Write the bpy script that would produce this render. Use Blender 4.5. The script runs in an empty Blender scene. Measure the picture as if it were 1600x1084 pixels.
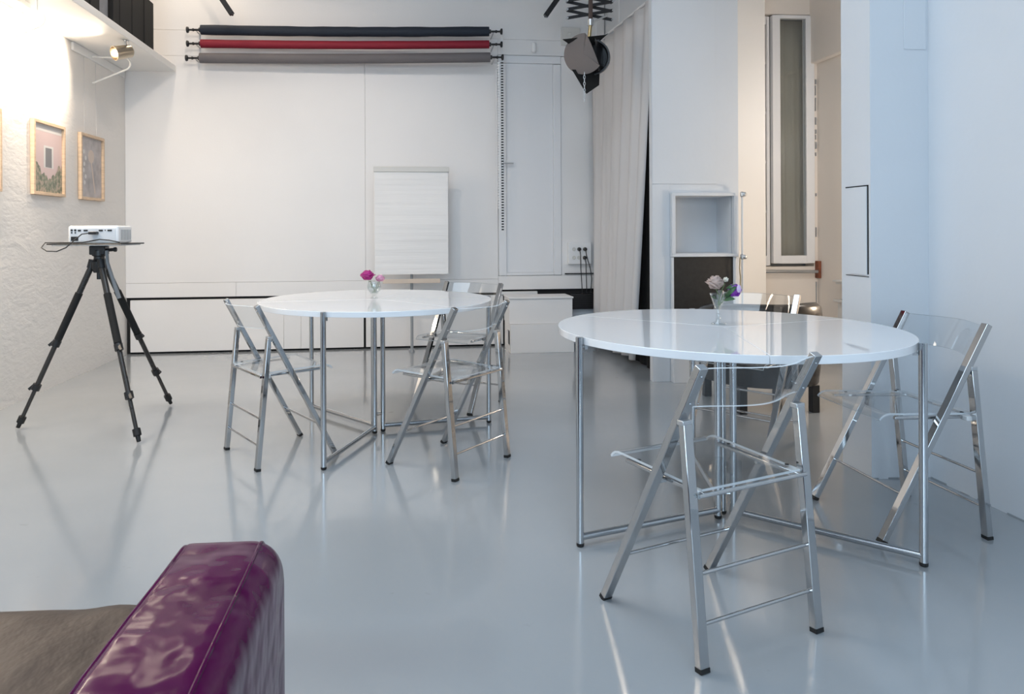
import bpy, bmesh, math, random
from mathutils import Vector, Matrix
R = math.radians
random.seed(4)
scene = bpy.context.scene
col = scene.collection

# ------------------------------------------------------------------ camera
cam_d = bpy.data.cameras.new('camera')
cam = bpy.data.objects.new('camera', cam_d); col.objects.link(cam)
cam_d.sensor_width = 36.0
cam_d.lens = 1111.2 / 1600 * 36.0
cam_d.shift_x = (800 - 725.6) / 1600
cam_d.shift_y = -(542 - 360.7) / 1600
cam_d.clip_start = 0.02; cam_d.clip_end = 100
cam.matrix_world = (Matrix.Translation((0, 0, 1.136)) @ Matrix.Rotation(R(-4.64), 4, 'Z')
                    @ Matrix.Rotation(R(90), 4, 'X') @ Matrix.Rotation(-0.0043, 4, 'Z'))
scene.camera = cam

# ------------------------------------------------------------------ world, big lights, exposure
w = bpy.data.worlds.new('world'); scene.world = w; w.use_nodes = True
wn = w.node_tree.nodes; wl = w.node_tree.links
bg = wn['Background']
bg.inputs[0].default_value = (0.62, 0.78, 1.0, 1); bg.inputs[1].default_value = 0.9

def area(name, loc, aim, sx, sy, power, color, spread=180):
    d = bpy.data.lights.new(name, 'AREA'); d.shape = 'RECTANGLE'; d.size = sx; d.size_y = sy
    d.energy = power; d.color = color; d.spread = R(spread)
    o = bpy.data.objects.new(name, d); col.objects.link(o)
    o.location = loc
    o.rotation_euler = (Vector(aim) - Vector(loc)).to_track_quat('-Z', 'Y').to_euler()
    return o
DAY = (0.63, 0.82, 1.0)
WARM = (1.0, 0.84, 0.66)
area('daylight_rear_window_right', (1.25, -2.42, 1.75), (1.0, 3.0, 1.2), 1.7, 2.3, 34, DAY)
area('daylight_rear_window_left', (-1.3, -2.42, 1.75), (-0.6, 3.0, 1.2), 1.7, 2.3, 98, DAY)

area('added_ceiling_fill', (-.25, 1.9, 3.93), (-.25, 1.9, 0), 2.3, 3.0, 88, (.74, .87, 1.0))  # added overhead fill; the ceiling has no opening
scene.view_settings.view_transform = 'Standard'
scene.view_settings.look = 'None'
scene.view_settings.exposure = 0.02
scene.view_settings.gamma = 1.0
scene.view_settings.use_curve_mapping = False
scene.cycles.max_bounces = 14
scene.cycles.diffuse_bounces = 6
scene.cycles.glossy_bounces = 6
scene.cycles.transmission_bounces = 10
scene.cycles.transparent_max_bounces = 24
scene.cycles.caustics_reflective = False
scene.cycles.caustics_refractive = False

# ------------------------------------------------------------------ materials
def newmat(name):
    m = bpy.data.materials.new(name); m.use_nodes = True
    return m, m.node_tree.nodes, m.node_tree.links, m.node_tree.nodes['Principled BSDF']
def pm(name, colr, rough=0.5, metal=0.0, coat=0.0, noise=0.0, nscale=6.0, bump=0.0, bscale=40.0,
       rvar=0.0, spec=0.5, stretch=None, dist=0.01, sheen=0.0, detail=4, bdet=5):
    m, n, l, b = newmat(name)
    b.inputs['Base Color'].default_value = (*colr, 1)
    b.inputs['Roughness'].default_value = rough
    b.inputs['Metallic'].default_value = metal
    b.inputs['Coat Weight'].default_value = coat
    b.inputs['Coat Roughness'].default_value = 0.03
    b.inputs['Specular IOR Level'].default_value = spec
    b.inputs['Sheen Weight'].default_value = sheen
    tc = n.new('ShaderNodeTexCoord'); mp = n.new('ShaderNodeMapping')
    l.new(tc.outputs['Object'], mp.inputs[0])
    if stretch: mp.inputs['Scale'].default_value = stretch
    if noise or rvar:
        t = n.new('ShaderNodeTexNoise'); t.inputs['Scale'].default_value = nscale; t.inputs['Detail'].default_value = detail
        l.new(mp.outputs[0], t.inputs[0])
        if noise:
            r = n.new('ShaderNodeMapRange'); r.inputs[1].default_value = 0.3; r.inputs[2].default_value = 0.7
            r.inputs[3].default_value = 1 - noise; r.inputs[4].default_value = 1 + noise
            l.new(t.outputs[0], r.inputs[0])
            x = n.new('ShaderNodeVectorMath'); x.operation = 'SCALE'; x.inputs[0].default_value = colr
            l.new(r.outputs[0], x.inputs['Scale']); l.new(x.outputs[0], b.inputs['Base Color'])
        if rvar:
            r = n.new('ShaderNodeMapRange'); r.inputs[1].default_value = 0.3; r.inputs[2].default_value = 0.7
            r.inputs[3].default_value = max(rough - rvar, 0.01); r.inputs[4].default_value = rough + rvar
            l.new(t.outputs[0], r.inputs[0]); l.new(r.outputs[0], b.inputs['Roughness'])
    if bump:
        t = n.new('ShaderNodeTexNoise'); t.inputs['Scale'].default_value = bscale; t.inputs['Detail'].default_value = bdet
        l.new(mp.outputs[0], t.inputs[0])
        bp = n.new('ShaderNodeBump'); bp.inputs['Strength'].default_value = bump; bp.inputs['Distance'].default_value = dist
        l.new(t.outputs[0], bp.inputs['Height']); l.new(bp.outputs[0], b.inputs['Normal'])
    return m
def emis(name, colr, s):
    m, n, l, b = newmat(name)
    b.inputs['Base Color'].default_value = (*colr, 1)
    b.inputs['Emission Color'].default_value = (*colr, 1); b.inputs['Emission Strength'].default_value = s
    return m
def thin_clear(name, tint=(1, 1, 1), base=0.05, top=0.85, haze=0.0, hazecol=(.8, .85, .9), rough=0.02):
    """clear thin sheet: mostly see-through, with mirror reflection growing towards grazing angles"""
    m = bpy.data.materials.new(name); m.use_nodes = True
    n = m.node_tree.nodes; l = m.node_tree.links; n.clear()
    out = n.new('ShaderNodeOutputMaterial'); tr = n.new('ShaderNodeBsdfTransparent'); gl = n.new('ShaderNodeBsdfGlossy')
    tr.inputs[0].default_value = (*tint, 1); gl.inputs['Roughness'].default_value = rough
    lw = n.new('ShaderNodeLayerWeight'); lw.inputs[0].default_value = 0.5
    p = n.new('ShaderNodeMath'); p.operation = 'POWER'; p.inputs[1].default_value = 4.0
    l.new(lw.outputs['Facing'], p.inputs[0])
    r = n.new('ShaderNodeMapRange'); r.inputs[3].default_value = base; r.inputs[4].default_value = top
    l.new(p.outputs[0], r.inputs[0])
    mx = n.new('ShaderNodeMixShader'); l.new(r.outputs[0], mx.inputs[0]); l.new(tr.outputs[0], mx.inputs[1]); l.new(gl.outputs[0], mx.inputs[2])
    last = mx
    if haze:
        df = n.new('ShaderNodeBsdfDiffuse'); df.inputs[0].default_value = (*hazecol, 1)
        m2 = n.new('ShaderNodeMixShader'); m2.inputs[0].default_value = haze
        l.new(mx.outputs[0], m2.inputs[1]); l.new(df.outputs[0], m2.inputs[2]); last = m2
    l.new(last.outputs[0], out.inputs[0])
    return m

M = {}
M['panel'] = pm('white_painted_board', (.80, .785, .775), .42, noise=.015, nscale=1.5, bump=.05, bscale=60)
M['door_paint'] = pm('white_gloss_paint', (.78, .785, .80), .3, bump=.04, bscale=50)
M['dark_gap'] = pm('dark_backing', (.012, .012, .013), .9)
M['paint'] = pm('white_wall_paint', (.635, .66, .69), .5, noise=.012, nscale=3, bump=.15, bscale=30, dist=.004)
M['paint_warm'] = pm('cream_wall_paint', (.80, .74, .68), .55, bump=.1, bscale=30, dist=.004)
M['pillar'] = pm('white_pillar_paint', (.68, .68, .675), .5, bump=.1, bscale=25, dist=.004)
M['ceiling'] = pm('ceiling_paint', (.42, .42, .43), .7)
M['shelf'] = pm('shelf_white', (.80, .79, .77), .5)
M['black'] = pm('black_plastic', (.012, .012, .013), .4)
M['black_satin'] = pm('black_satin', (.016, .016, .018), .3)
M['black_matte'] = pm('black_matte', (.008, .008, .008), .85)
M['rubber'] = pm('black_rubber', (.01, .01, .01), .6)
M['chrome'] = pm('chrome', (.52, .525, .53), .055, metal=1.0, rvar=.02, nscale=30)
M['steel'] = pm('satin_steel_tube', (.52, .54, .56), .17, metal=1.0)
M['alu'] = pm('grey_aluminium', (.55, .56, .57), .35, metal=.8)
M['acrylic'] = thin_clear('clear_acrylic', (.97, .98, .985), .045, .7)
M['acrylic_edge'] = thin_clear('acrylic_edge_light', (.9, .93, .95), .3, .8, haze=.6, hazecol=(.85, .89, .92), rough=.15)  # white mixed in for the light that clear edges catch
M['glass'] = thin_clear('vase_glass', (.95, .97, .97), .09, .9, rough=.01)
M['pane'] = thin_clear('window_pane', (.9, .92, .92), .10, .8, rough=.01)
M['table_white'] = pm('white_lacquer_tabletop', (.88, .885, .90), .035, spec=.8, coat=.5)
M['white_plastic'] = pm('white_plastic', (.80, .80, .80), .35)
M['beige_plastic'] = pm('beige_plastic', (.62, .61, .58), .4)
M['grey_plastic'] = pm('grey_plastic', (.32, .34, .36), .4)
M['navy'] = pm('navy_paper', (.010, .017, .03), .75, bump=.2, bscale=12, stretch=(1, 4, 4))
M['red'] = pm('red_paper', (.22, .005, .02), .7, bump=.1, bscale=12)
M['greyroll'] = pm('grey_paper', (.14, .13, .135), .8)
M['wood'] = pm('pale_pine', (.68, .50, .34), .5, noise=.15, nscale=12, stretch=(1, 1, 6))
M['brownwood'] = pm('bare_brown_wood', (.22, .07, .035), .6, noise=.3, nscale=20)
M['brass'] = pm('dull_brass', (.45, .36, .2), .4, metal=1)
M['lampdish'] = pm('taupe_lamp_scrim', (.16, .135, .125), .75, bump=.3, bscale=180, dist=.001)
M['pole_brown'] = pm('brown_metal', (.10, .07, .06), .4, metal=.6)
M['paper'] = pm('flip_chart_paper', (.80, .795, .79), .6, bump=.6, bscale=1.6, stretch=(.3, 1, 7), dist=.02)
M['leather_purple'] = pm('purple_leather', (.066, .0012, .040), .2, bump=.6, bscale=9, dist=.022, bdet=2.0, spec=.2, coat=.0, noise=.2, nscale=9)
M['leather_seat'] = pm('taupe_leather', (.075, .050, .038), .5, spec=.25, bump=.8, bscale=4.5, stretch=(1.6, 1, 1), dist=.02, noise=.08, nscale=40)
M['leather_black'] = pm('black_leather', (.016, .013, .011), .25, bump=.25, bscale=30, dist=.003)
M['rose_beige'] = pm('dusty_rose_petal', (.43, .325, .285), .6, noise=.2, nscale=60)
M['petal_magenta'] = pm('magenta_petal', (.42, .02, .20), .55, noise=.35, nscale=50)
M['petal_pink'] = pm('pale_pink_petal', (.66, .32, .46), .6, noise=.25, nscale=70)
M['petal_purple'] = pm('purple_petal', (.25, .04, .42), .5, noise=.3, nscale=40)
M['petal_lilac'] = pm('lilac_petal', (.55, .42, .62), .5)
M['petal_white'] = pm('cream_petal', (.75, .72, .62), .6)
M['leaf'] = pm('green_leaf', (.035, .10, .035), .45, noise=.3, nscale=60)
M['stem'] = pm('green_stem', (.10, .17, .06), .5)
M['cable'] = pm('black_cable', (.012, .012, .012), .5)
M['wire'] = pm('thin_white_wire', (.6, .6, .6), .5)
M['bracket'] = pm('white_enamel_rod', (.82, .81, .78), .3)
M['carbon'] = pm('black_carbon_tube', (.03, .027, .025), .28, rvar=.05)
M['bulb'] = emis('warm_bulb', (1.0, .86, .68), 8)
M['tube'] = emis('warm_white_tube', (1.0, .9, .76), 6)
M['pic_pink'] = pm('print_pink_wall', (.64, .50, .49), .5)  # print tones paled for the glass reflection over them
M['pic_white'] = pm('print_white', (.66, .64, .62), .5)
M['pic_dark'] = pm('print_dark_grey', (.20, .20, .21), .5)
M['pic_grey'] = pm('print_grey', (.45, .42, .42), .5, noise=.25, nscale=9)
M['pic_cream'] = pm('print_cream', (.62, .52, .45), .5)

# floor: pale grey poured coating, glossy
def bp_out(n, l, tc):
    t = n.new('ShaderNodeTexNoise'); t.inputs['Scale'].default_value = 4.0; t.inputs['Detail'].default_value = 2
    l.new(tc.outputs['Object'], t.inputs[0]); bp = n.new('ShaderNodeBump'); bp.inputs['Strength'].default_value = .10; bp.inputs['Distance'].default_value = .01
    l.new(t.outputs[0], bp.inputs['Height']); return bp.outputs[0]
def floor_mat():
    m, n, l, b = newmat('grey_epoxy_floor')
    tc = n.new('ShaderNodeTexCoord')
    t = n.new('ShaderNodeTexNoise'); t.inputs['Scale'].default_value = 1.1; t.inputs['Detail'].default_value = 3
    l.new(tc.outputs['Object'], t.inputs[0])
    r = n.new('ShaderNodeValToRGB'); r.color_ramp.elements[0].position = .3; r.color_ramp.elements[1].position = .7
    r.color_ramp.elements[0].color = (.33, .355, .375, 1); r.color_ramp.elements[1].color = (.365, .388, .407, 1)
    l.new(t.outputs[0], r.inputs[0])
    # sparse scuffs
    t2 = n.new('ShaderNodeTexNoise'); t2.inputs['Scale'].default_value = 7; t2.inputs['Detail'].default_value = 8
    l.new(tc.outputs['Object'], t2.inputs[0])
    r2 = n.new('ShaderNodeMapRange'); r2.inputs[1].default_value = .70; r2.inputs[2].default_value = .78; r2.inputs[3].default_value = 0; r2.inputs[4].default_value = .5
    l.new(t2.outputs[0], r2.inputs[0])
    mx = n.new('ShaderNodeMixRGB'); mx.inputs[2].default_value = (.2, .2, .2, 1)
    l.new(r2.outputs[0], mx.inputs[0]); l.new(r.outputs[0], mx.inputs[1]); l.new(mx.outputs[0], b.inputs['Base Color'])
    r3 = n.new('ShaderNodeMapRange'); r3.inputs[1].default_value = .3; r3.inputs[2].default_value = .7; r3.inputs[3].default_value = .11; r3.inputs[4].default_value = .17
    l.new(t.outputs[0], r3.inputs[0]); l.new(r3.outputs[0], b.inputs['Roughness'])
    b.inputs['Specular IOR Level'].default_value = .6; b.inputs['Coat Weight'].default_value = .45; b.inputs['Coat Roughness'].default_value = .10; b.inputs['Coat IOR'].default_value = 1.6
    l.new(bp_out(n, l, tc), b.inputs['Coat Normal'])
    t3 = n.new('ShaderNodeTexNoise'); t3.inputs['Scale'].default_value = 3.0; t3.inputs['Detail'].default_value = 2
    l.new(tc.outputs['Object'], t3.inputs[0])
    bp = n.new('ShaderNodeBump'); bp.inputs['Strength'].default_value = .12; bp.inputs['Distance'].default_value = .01
    l.new(t3.outputs[0], bp.inputs['Height']); l.new(bp.outputs[0], b.inputs['Normal'])
    return m
M['floor'] = floor_mat()
def stucco_mat():
    m, n, l, b = newmat('rough_white_plaster')
    b.inputs['Base Color'].default_value = (.80, .768, .73, 1); b.inputs['Roughness'].default_value = .6
    tc = n.new('ShaderNodeTexCoord'); mp = n.new('ShaderNodeMapping'); mp.inputs['Scale'].default_value = (1, 1, 2.2)
    mp.inputs['Rotation'].default_value = (R(18), 0, 0)
    l.new(tc.outputs['Object'], mp.inputs[0])
    t = n.new('ShaderNodeTexNoise'); t.inputs['Scale'].default_value = 4.5; t.inputs['Detail'].default_value = 5; t.inputs['Distortion'].default_value = .8
    v = n.new('ShaderNodeTexNoise'); v.inputs['Scale'].default_value = 22; v.inputs['Detail'].default_value = 4
    l.new(mp.outputs[0], t.inputs[0]); l.new(mp.outputs[0], v.inputs[0])
    a = n.new('ShaderNodeMath'); a.operation = 'MULTIPLY_ADD'; a.inputs[1].default_value = .35
    l.new(v.outputs[0], a.inputs[0]); l.new(t.outputs[0], a.inputs[2])
    bp = n.new('ShaderNodeBump'); bp.inputs['Strength'].default_value = .4; bp.inputs['Distance'].default_value = .014
    l.new(a.outputs[0], bp.inputs['Height']); l.new(bp.outputs[0], b.inputs['Normal'])
    return m
M['stucco'] = stucco_mat()
def curtain_mat(name, colr, trans):
    m = bpy.data.materials.new(name); m.use_nodes = True
    n = m.node_tree.nodes; l = m.node_tree.links; n.clear()
    out = n.new('ShaderNodeOutputMaterial'); d = n.new('ShaderNodeBsdfDiffuse'); t = n.new('ShaderNodeBsdfTranslucent')
    d.inputs[0].default_value = (*colr, 1); t.inputs[0].default_value = (*colr, 1)
    mx = n.new('ShaderNodeMixShader'); mx.inputs[0].default_value = trans
    l.new(d.outputs[0], mx.inputs[1]); l.new(t.outputs[0], mx.inputs[2]); l.new(mx.outputs[0], out.inputs[0])
    return m
M['curtain'] = curtain_mat('white_curtain_cloth', (.80, .78, .775), .3)
M['net'] = curtain_mat('grey_net_curtain', (.66, .63, .55), .45)

# ------------------------------------------------------------------ mesh helpers
class MB:
    def __init__(s): s.v = []; s.f = []; s.mi = []
    def add(s, vs, fs, mi=0):
        k = len(s.v); s.v += [tuple(v) for v in vs]; s.f += [[i + k for i in f] for f in fs]
        s.mi += [mi] * len(fs) if isinstance(mi, int) else mi
        return s
    def box(s, lo, hi, mi=0, rot=None, about=None):
        x0, y0, z0 = lo; x1, y1, z1 = hi
        vs = [Vector(p) for p in ((x0, y0, z0), (x1, y0, z0), (x1, y1, z0), (x0, y1, z0), (x0, y0, z1), (x1, y0, z1), (x1, y1, z1), (x0, y1, z1))]
        if rot is not None:
            c = Vector(about) if about is not None else sum(vs, Vector()) / 8
            vs = [c + rot @ (v - c) for v in vs]
        return s.add(vs, [(0, 3, 2, 1), (4, 5, 6, 7), (0, 1, 5, 4), (1, 2, 6, 5), (2, 3, 7, 6), (3, 0, 4, 7)], mi)
    def bar(s, p0, p1, w, t, side=(1, 0, 0), mi=0):
        p0, p1 = Vector(p0), Vector(p1); d = (p1 - p0).normalized(); a = Vector(side); a = (a - d * a.dot(d)).normalized(); b = d.cross(a)
        vs = []
        for p in (p0, p1):
            for i, j in ((-1, -1), (1, -1), (1, 1), (-1, 1)): vs.append(p + a * (i * w / 2) + b * (j * t / 2))
        return s.add(vs, [(0, 3, 2, 1), (4, 5, 6, 7), (0, 1, 5, 4), (1, 2, 6, 5), (2, 3, 7, 6), (3, 0, 4, 7)], mi)
    def tube(s, pts, r, seg=12, mi=0, closed=False):
        pts = [Vector(p) for p in pts]; n = len(pts); rs = r if isinstance(r, (list, tuple)) else [r] * n
        k = len(s.v); up = None; fs = []
        for i, p in enumerate(pts):
            if closed: d = (pts[(i + 1) % n] - pts[i - 1]).normalized()
            else:
                d = (pts[min(i + 1, n - 1)] - pts[max(i - 1, 0)]).normalized()
            if up is None:
                up = d.orthogonal().normalized()
            else:
                up = up - d * up.dot(d)
                up = up.normalized() if up.length > 1e-6 else d.orthogonal().normalized()
            b = d.cross(up)
            sc = 1.0
            if 0 < i < n - 1 and not closed:
                c = max((pts[i + 1] - p).normalized().dot((p - pts[i - 1]).normalized()), -.5)
                sc = 1 / max(math.sqrt((1 + c) / 2), .5)
            for j in range(seg):
                a = 2 * math.pi * j / seg
                s.v.append(tuple(p + (up * math.cos(a) + b * math.sin(a)) * rs[i]))
        m = n if closed else n - 1
        for i in range(m):
            for j in range(seg):
                a, b2 = k + i * seg, k + ((i + 1) % n) * seg
                fs.append([a + j, a + (j + 1) % seg, b2 + (j + 1) % seg, b2 + j])
        if not closed:
            fs.append([k + j for j in range(seg)][::-1]); fs.append([k + (n - 1) * seg + j for j in range(seg)])
        s.f += fs; s.mi += [mi] * len(fs)
        return s
    def lathe(s, prof, c=(0, 0, 0), seg=32, mi=0, axis=None, cap=True):
        """prof: [(r, h)], around z by default, or around `axis` from c"""
        c = Vector(c); q = Vector(axis).normalized().to_track_quat('Z', 'Y') if axis is not None else None
        k = len(s.v); fs = []
        for r, h in prof:
            for j in range(seg):
                a = 2 * math.pi * j / seg; p = Vector((r * math.cos(a), r * math.sin(a), h))
                s.v.append(tuple(c + (q @ p if q else p)))
        for i in range(len(prof) - 1):
            for j in range(seg):
                a, b = k + i * seg, k + (i + 1) * seg
                fs.append([a + j, a + (j + 1) % seg, b + (j + 1) % seg, b + j])
        if cap:
            fs.append([k + j for j in range(seg)][::-1]); fs.append([k + (len(prof) - 1) * seg + j for j in range(seg)])
        s.f += fs; s.mi += [mi] * len(fs)
        return s
    def sheet(s, fn, nu, nv, th, mi=0, edge=1):
        """closed curved sheet: fn(u,v) -> (point, normal)"""
        k = len(s.v); top = []; bot = []
        for j in range(nv + 1):
            for i in range(nu + 1):
                p, nn = fn(i / nu, j / nv); p = Vector(p); nn = Vector(nn).normalized()
                top.append(p + nn * th / 2); bot.append(p - nn * th / 2)
        N = len(top); s.v += [tuple(p) for p in top + bot]
        def id(i, j): return k + j * (nu + 1) + i
        for j in range(nv):
            for i in range(nu):
                s.f.append([id(i, j), id(i + 1, j), id(i + 1, j + 1), id(i, j + 1)]); s.mi.append(mi)
                s.f.append([x + N for x in (id(i, j + 1), id(i + 1, j + 1), id(i + 1, j), id(i, j))]); s.mi.append(mi)
        ring = [id(i, 0) for i in range(nu)] + [id(nu, j) for j in range(nv)] + [id(i, nv) for i in range(nu, 0, -1)] + [id(0, j) for j in range(nv, 0, -1)]
        for a, b in zip(ring, ring[1:] + ring[:1]):
            s.f.append([b, a, a + N, b + N]); s.mi.append(edge)
        return s
    def blob(s, c, rad, seg=16, rings=10, mi=0, fn=None):
        c = Vector(c); rad = Vector(rad); prof = []
        k = len(s.v); fs = []
        for i in range(rings + 1):
            t = math.pi * i / rings
            for j in range(seg):
                a = 2 * math.pi * j / seg
                p = Vector((math.sin(t) * math.cos(a), math.sin(t) * math.sin(a), math.cos(t)))
                q = Vector((p.x * rad.x, p.y * rad.y, p.z * rad.z)) * (fn(p) if fn else 1)
                s.v.append(tuple(c + q))
        for i in range(rings):
            for j in range(seg):
                fs.append([k + i * seg + j, k + (i + 1) * seg + j, k + (i + 1) * seg + (j + 1) % seg, k + i * seg + (j + 1) % seg])
        s.f += fs; s.mi += [mi] * len(fs)
        return s
    def build(s, name, mats, parent=None, bevel=0, bseg=2, angle=35, smooth=True, subsurf=0):
        me = bpy.data.meshes.new(name); me.from_pydata(s.v, [], s.f)
        for m in (mats if isinstance(mats, (list, tuple)) else [mats]): me.materials.append(m)
        for p, i in zip(me.polygons, s.mi): p.material_index = i; p.use_smooth = smooth
        me.update()
        bm = bmesh.new(); bm.from_mesh(me); bmesh.ops.remove_doubles(bm, verts=bm.verts, dist=1e-6)
        bmesh.ops.recalc_face_normals(bm, faces=bm.faces); bm.to_mesh(me); bm.free()
        if smooth: me.set_sharp_from_angle(angle=R(angle))
        o = bpy.data.objects.new(name, me); col.objects.link(o)
        if parent is not None: o.parent = parent
        if bevel:
            b = o.modifiers.new('bevel', 'BEVEL'); b.width = bevel; b.segments = bseg; b.limit_method = 'ANGLE'; b.angle_limit = R(40)
            b.harden_normals = False
        if subsurf:
            q = o.modifiers.new('sub', 'SUBSURF'); q.levels = subsurf; q.render_levels = subsurf
        return o
def tag(o, label=None, cat=None, group=None, kind=None):
    if label: o['label'] = label
    if cat: o['category'] = cat
    if group: o['group'] = group
    if kind: o['kind'] = kind
    return o
def thing(name, label, cat, loc=(0, 0, 0), rz=0, group=None):
    o = bpy.data.objects.new(name, None); col.objects.link(o); o.empty_display_size = .1
    o.location = loc; o.rotation_euler = (0, 0, rz)
    return tag(o, label, cat, group)
def struct(o, label=None, cat=None):
    return tag(o, label, cat, None, 'structure')
def copy_tree(o, parent=None):
    c = o.copy(); col.objects.link(c)
    if parent is not None: c.parent = parent
    for ch in list(o.children): copy_tree(ch, c)
    return c

# ------------------------------------------------------------------ room shell
H = 3.95
struct(MB().box((-2.9, -2.75, -.12), (4.1, 7.4, 0)).build('floor', M['floor']), 'glossy pale grey poured floor of the studio', 'floor')
struct(MB().box((-2.9, -2.75, H), (4.1, 7.4, H + .12)).build('ceiling', M['ceiling']), 'plain white ceiling above the studio', 'ceiling')
struct(MB().box((-2.9, -2.75, 0), (-2.606, 7.4, H)).build('wall_left', M['stucco']), 'rough white plaster wall with the framed prints', 'wall')

# back wall: dark backing with painted boards fixed in front
BW = Matrix.Translation((-2.61, 6.842, 0)) @ Matrix.Rotation(R(2.17), 4, 'Z')
def onback(o):
    o.matrix_world = BW; return o
def bpt(x, z, d=0):      # world point on the back wall for world x, at distance d in front
    th = R(2.17); s = (x + 2.61) / math.cos(th)
    return BW @ Vector((s, -d, z))
struct(onback(MB().box((-.2, .03, 0), (7.0, .2, H)).build('wall_back', M['dark_gap'])), 'wall behind the white boards', 'wall')
g = .0014
def boards(rects, mat, name, label, d=.0, th=.03, bevel=.002):
    mb = MB()
    for s0, s1, z0, z1 in rects: mb.box((s0 + g / 2, -d, z0 + g / 2), (s1 - g / 2, th, z1 - g / 2))
    return struct(onback(mb.build(name, mat, bevel=bevel)), label, 'wall panelling')
boards([(.004, 2.215, .66, 2.79), (2.215, 3.515, .66, 2.79)], M['panel'], 'trim_1', 'large white boards of the back wall behind the flip chart')
boards([(.004, 3.515, 2.79, 3.03), (.004, 4.606, 3.03, H), (3.515, 4.606, 2.875, 3.03)], M['panel'], 'trim_2', 'white boards of the back wall above the backdrop rolls')
boards([(.004, 1.0, .525, .66), (1.0, 3.515, .525, .66), (3.515, 4.606, .552, .69)], M['panel'], 'trim_3', 'narrow white board above the dark gap in the back wall')
boards([(.045, 1.44, .018, .503), (1.44, 1.60, .018, .503), (1.60, 2.195, .018, .503), (2.215, 3.56, .018, .503)], M['panel'], 'trim_4', 'low white cladding below the dark gap in the back wall', d=.004)
# door in the back wall, raised above the floor
dr = MB()
dr.box((3.598, .006, .7225), (4.0725, .029, 2.7945))
door = struct(onback(dr.build('door_1', M['door_paint'], bevel=.003)), 'flush white door above the white steps', 'door')
dh = MB().box((3.545, -.012, 1.695), (3.570, -.001, 1.885)).tube([(3.557, -.01, 1.80), (3.557, -.05, 1.80), (3.66, -.05, 1.798)], .007)
struct_f = MB().box((3.518, -.010, .693), (3.597, .03, 2.79)).box((4.073, -.012, .693), (4.15, .03, 2.79)).box((3.597, -.008, .693), (4.073, .03, .722)).box((3.518, -.012, 2.795), (4.15, .03, 2.87))
struct(onback(struct_f.build('trim_5', M['door_paint'], bevel=.004)), 'white frame around the raised door', 'door frame')
hd = dh.build('door_handle', M['alu'], door); hd.matrix_parent_inverse = Matrix.Identity(4); tag(hd, 'grey lever handle')
boards([(4.153, 4.606, .69, 2.87)], M['panel'], 'trim_6', 'white board beside the door with the socket box')
# right of the recess
boards([(4.24, 4.606, 0, .35)], M['paint'], 'trim_7', 'low white board beneath the black box in the corner')

# pillar block on the right, where the niche hangs
nw = MB()      # slab with a square niche x 2.00..2.47, z .955..1.395
nw.box((1.835, 5.20, 0), (1.995, 5.26, H)).box((2.462, 5.20, 0), (2.505, 5.50, H)).box((1.995, 5.20, 0), (2.462, 5.26, .95)).box((1.995, 5.20, 1.405), (2.462, 5.26, H)).box((1.995, 5.46, .90), (2.462, 5.50, 1.46))
struct(nw.build('wall_niche', M['paint']), 'white wall slab with the square niche', 'wall')
struct(MB().box((2.00, 5.51, 0), (2.505, 7.4, H)).build('wall_changing_room', M['paint']), 'wall behind the curtain', 'wall')
sv = [(2.505, 5.20), (2.850, 5.45), (2.850, 6.19), (2.505, 6.19)]
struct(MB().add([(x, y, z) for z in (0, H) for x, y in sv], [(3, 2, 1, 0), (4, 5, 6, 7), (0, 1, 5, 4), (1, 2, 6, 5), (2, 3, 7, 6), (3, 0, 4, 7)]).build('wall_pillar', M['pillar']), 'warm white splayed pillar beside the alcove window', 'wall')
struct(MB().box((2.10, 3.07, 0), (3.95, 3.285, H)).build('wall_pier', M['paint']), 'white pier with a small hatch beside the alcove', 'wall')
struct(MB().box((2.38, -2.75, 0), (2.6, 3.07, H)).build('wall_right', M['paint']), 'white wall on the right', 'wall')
struct(MB().box((3.732, 3.285, 0), (3.95, 6.4, H)).build('wall_alcove', M['paint_warm']), 'cream side wall of the alcove', 'wall')
struct(MB().box((3.66, 3.285, 2.64), (3.732, 6.2, H)).build('trim_8', M['paint_warm'], bevel=.01), 'boxed out upper part of the alcove wall', 'trim')
# alcove far wall with the window opening x 2.95..3.70, z .80..3.08
aw = MB()
aw.box((2.50, 6.2, 0), (2.95, 6.34, H)).box((3.70, 6.2, 0), (3.80, 6.34, H)).box((2.95, 6.2, 0), (3.70, 6.34, .80)).box((2.95, 6.19, 3.085), (3.70, 6.34, H))
struct(aw.build('wall_window', M['paint_warm']), 'cream wall with the tall window', 'wall')
# hatch on the pier side face (x = 2.10)
hm = MB().box((2.094, 3.092, .926), (2.1, 3.228, 1.332))
struct(hm.build('trim_9', M['paint'], bevel=.001), 'small white hatch in the side of the pier', 'hatch')
hl = MB().box((2.098, 3.083, .93), (2.1005, 3.090, 1.337)).box((2.098, 3.083, 1.333), (2.1005, 3.25, 1.338))
hl.box((2.098, 3.083, .917), (2.1005, 3.25, .920))
hl.v = [(x - .0005 if x < 2.1 else x, y, z) for x, y, z in hl.v]
struct(hl.build('trim_10', M['dark_gap']), 'dark gap around the hatch in the pier', 'gap')
dl = MB(); rd = random.Random(12); y_ = 3.06
while y_ > 1.2:
    L_ = rd.uniform(.03, .16); dl.box((2.3765, y_ - L_, .0005), (2.38, y_, rd.uniform(.003, .009))); y_ -= L_ + rd.uniform(0, .12)
x_ = 2.11
while x_ < 2.36:
    L_ = rd.uniform(.02, .06); dl.box((x_, 3.0665, .0005), (x_ + L_, 3.07, rd.uniform(.003, .008))); x_ += L_ + rd.uniform(.01, .05)
struct(dl.build('trim_16', M['grey_plastic']), 'dark grime line at the foot of the right wall and pier', 'crack')
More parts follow.
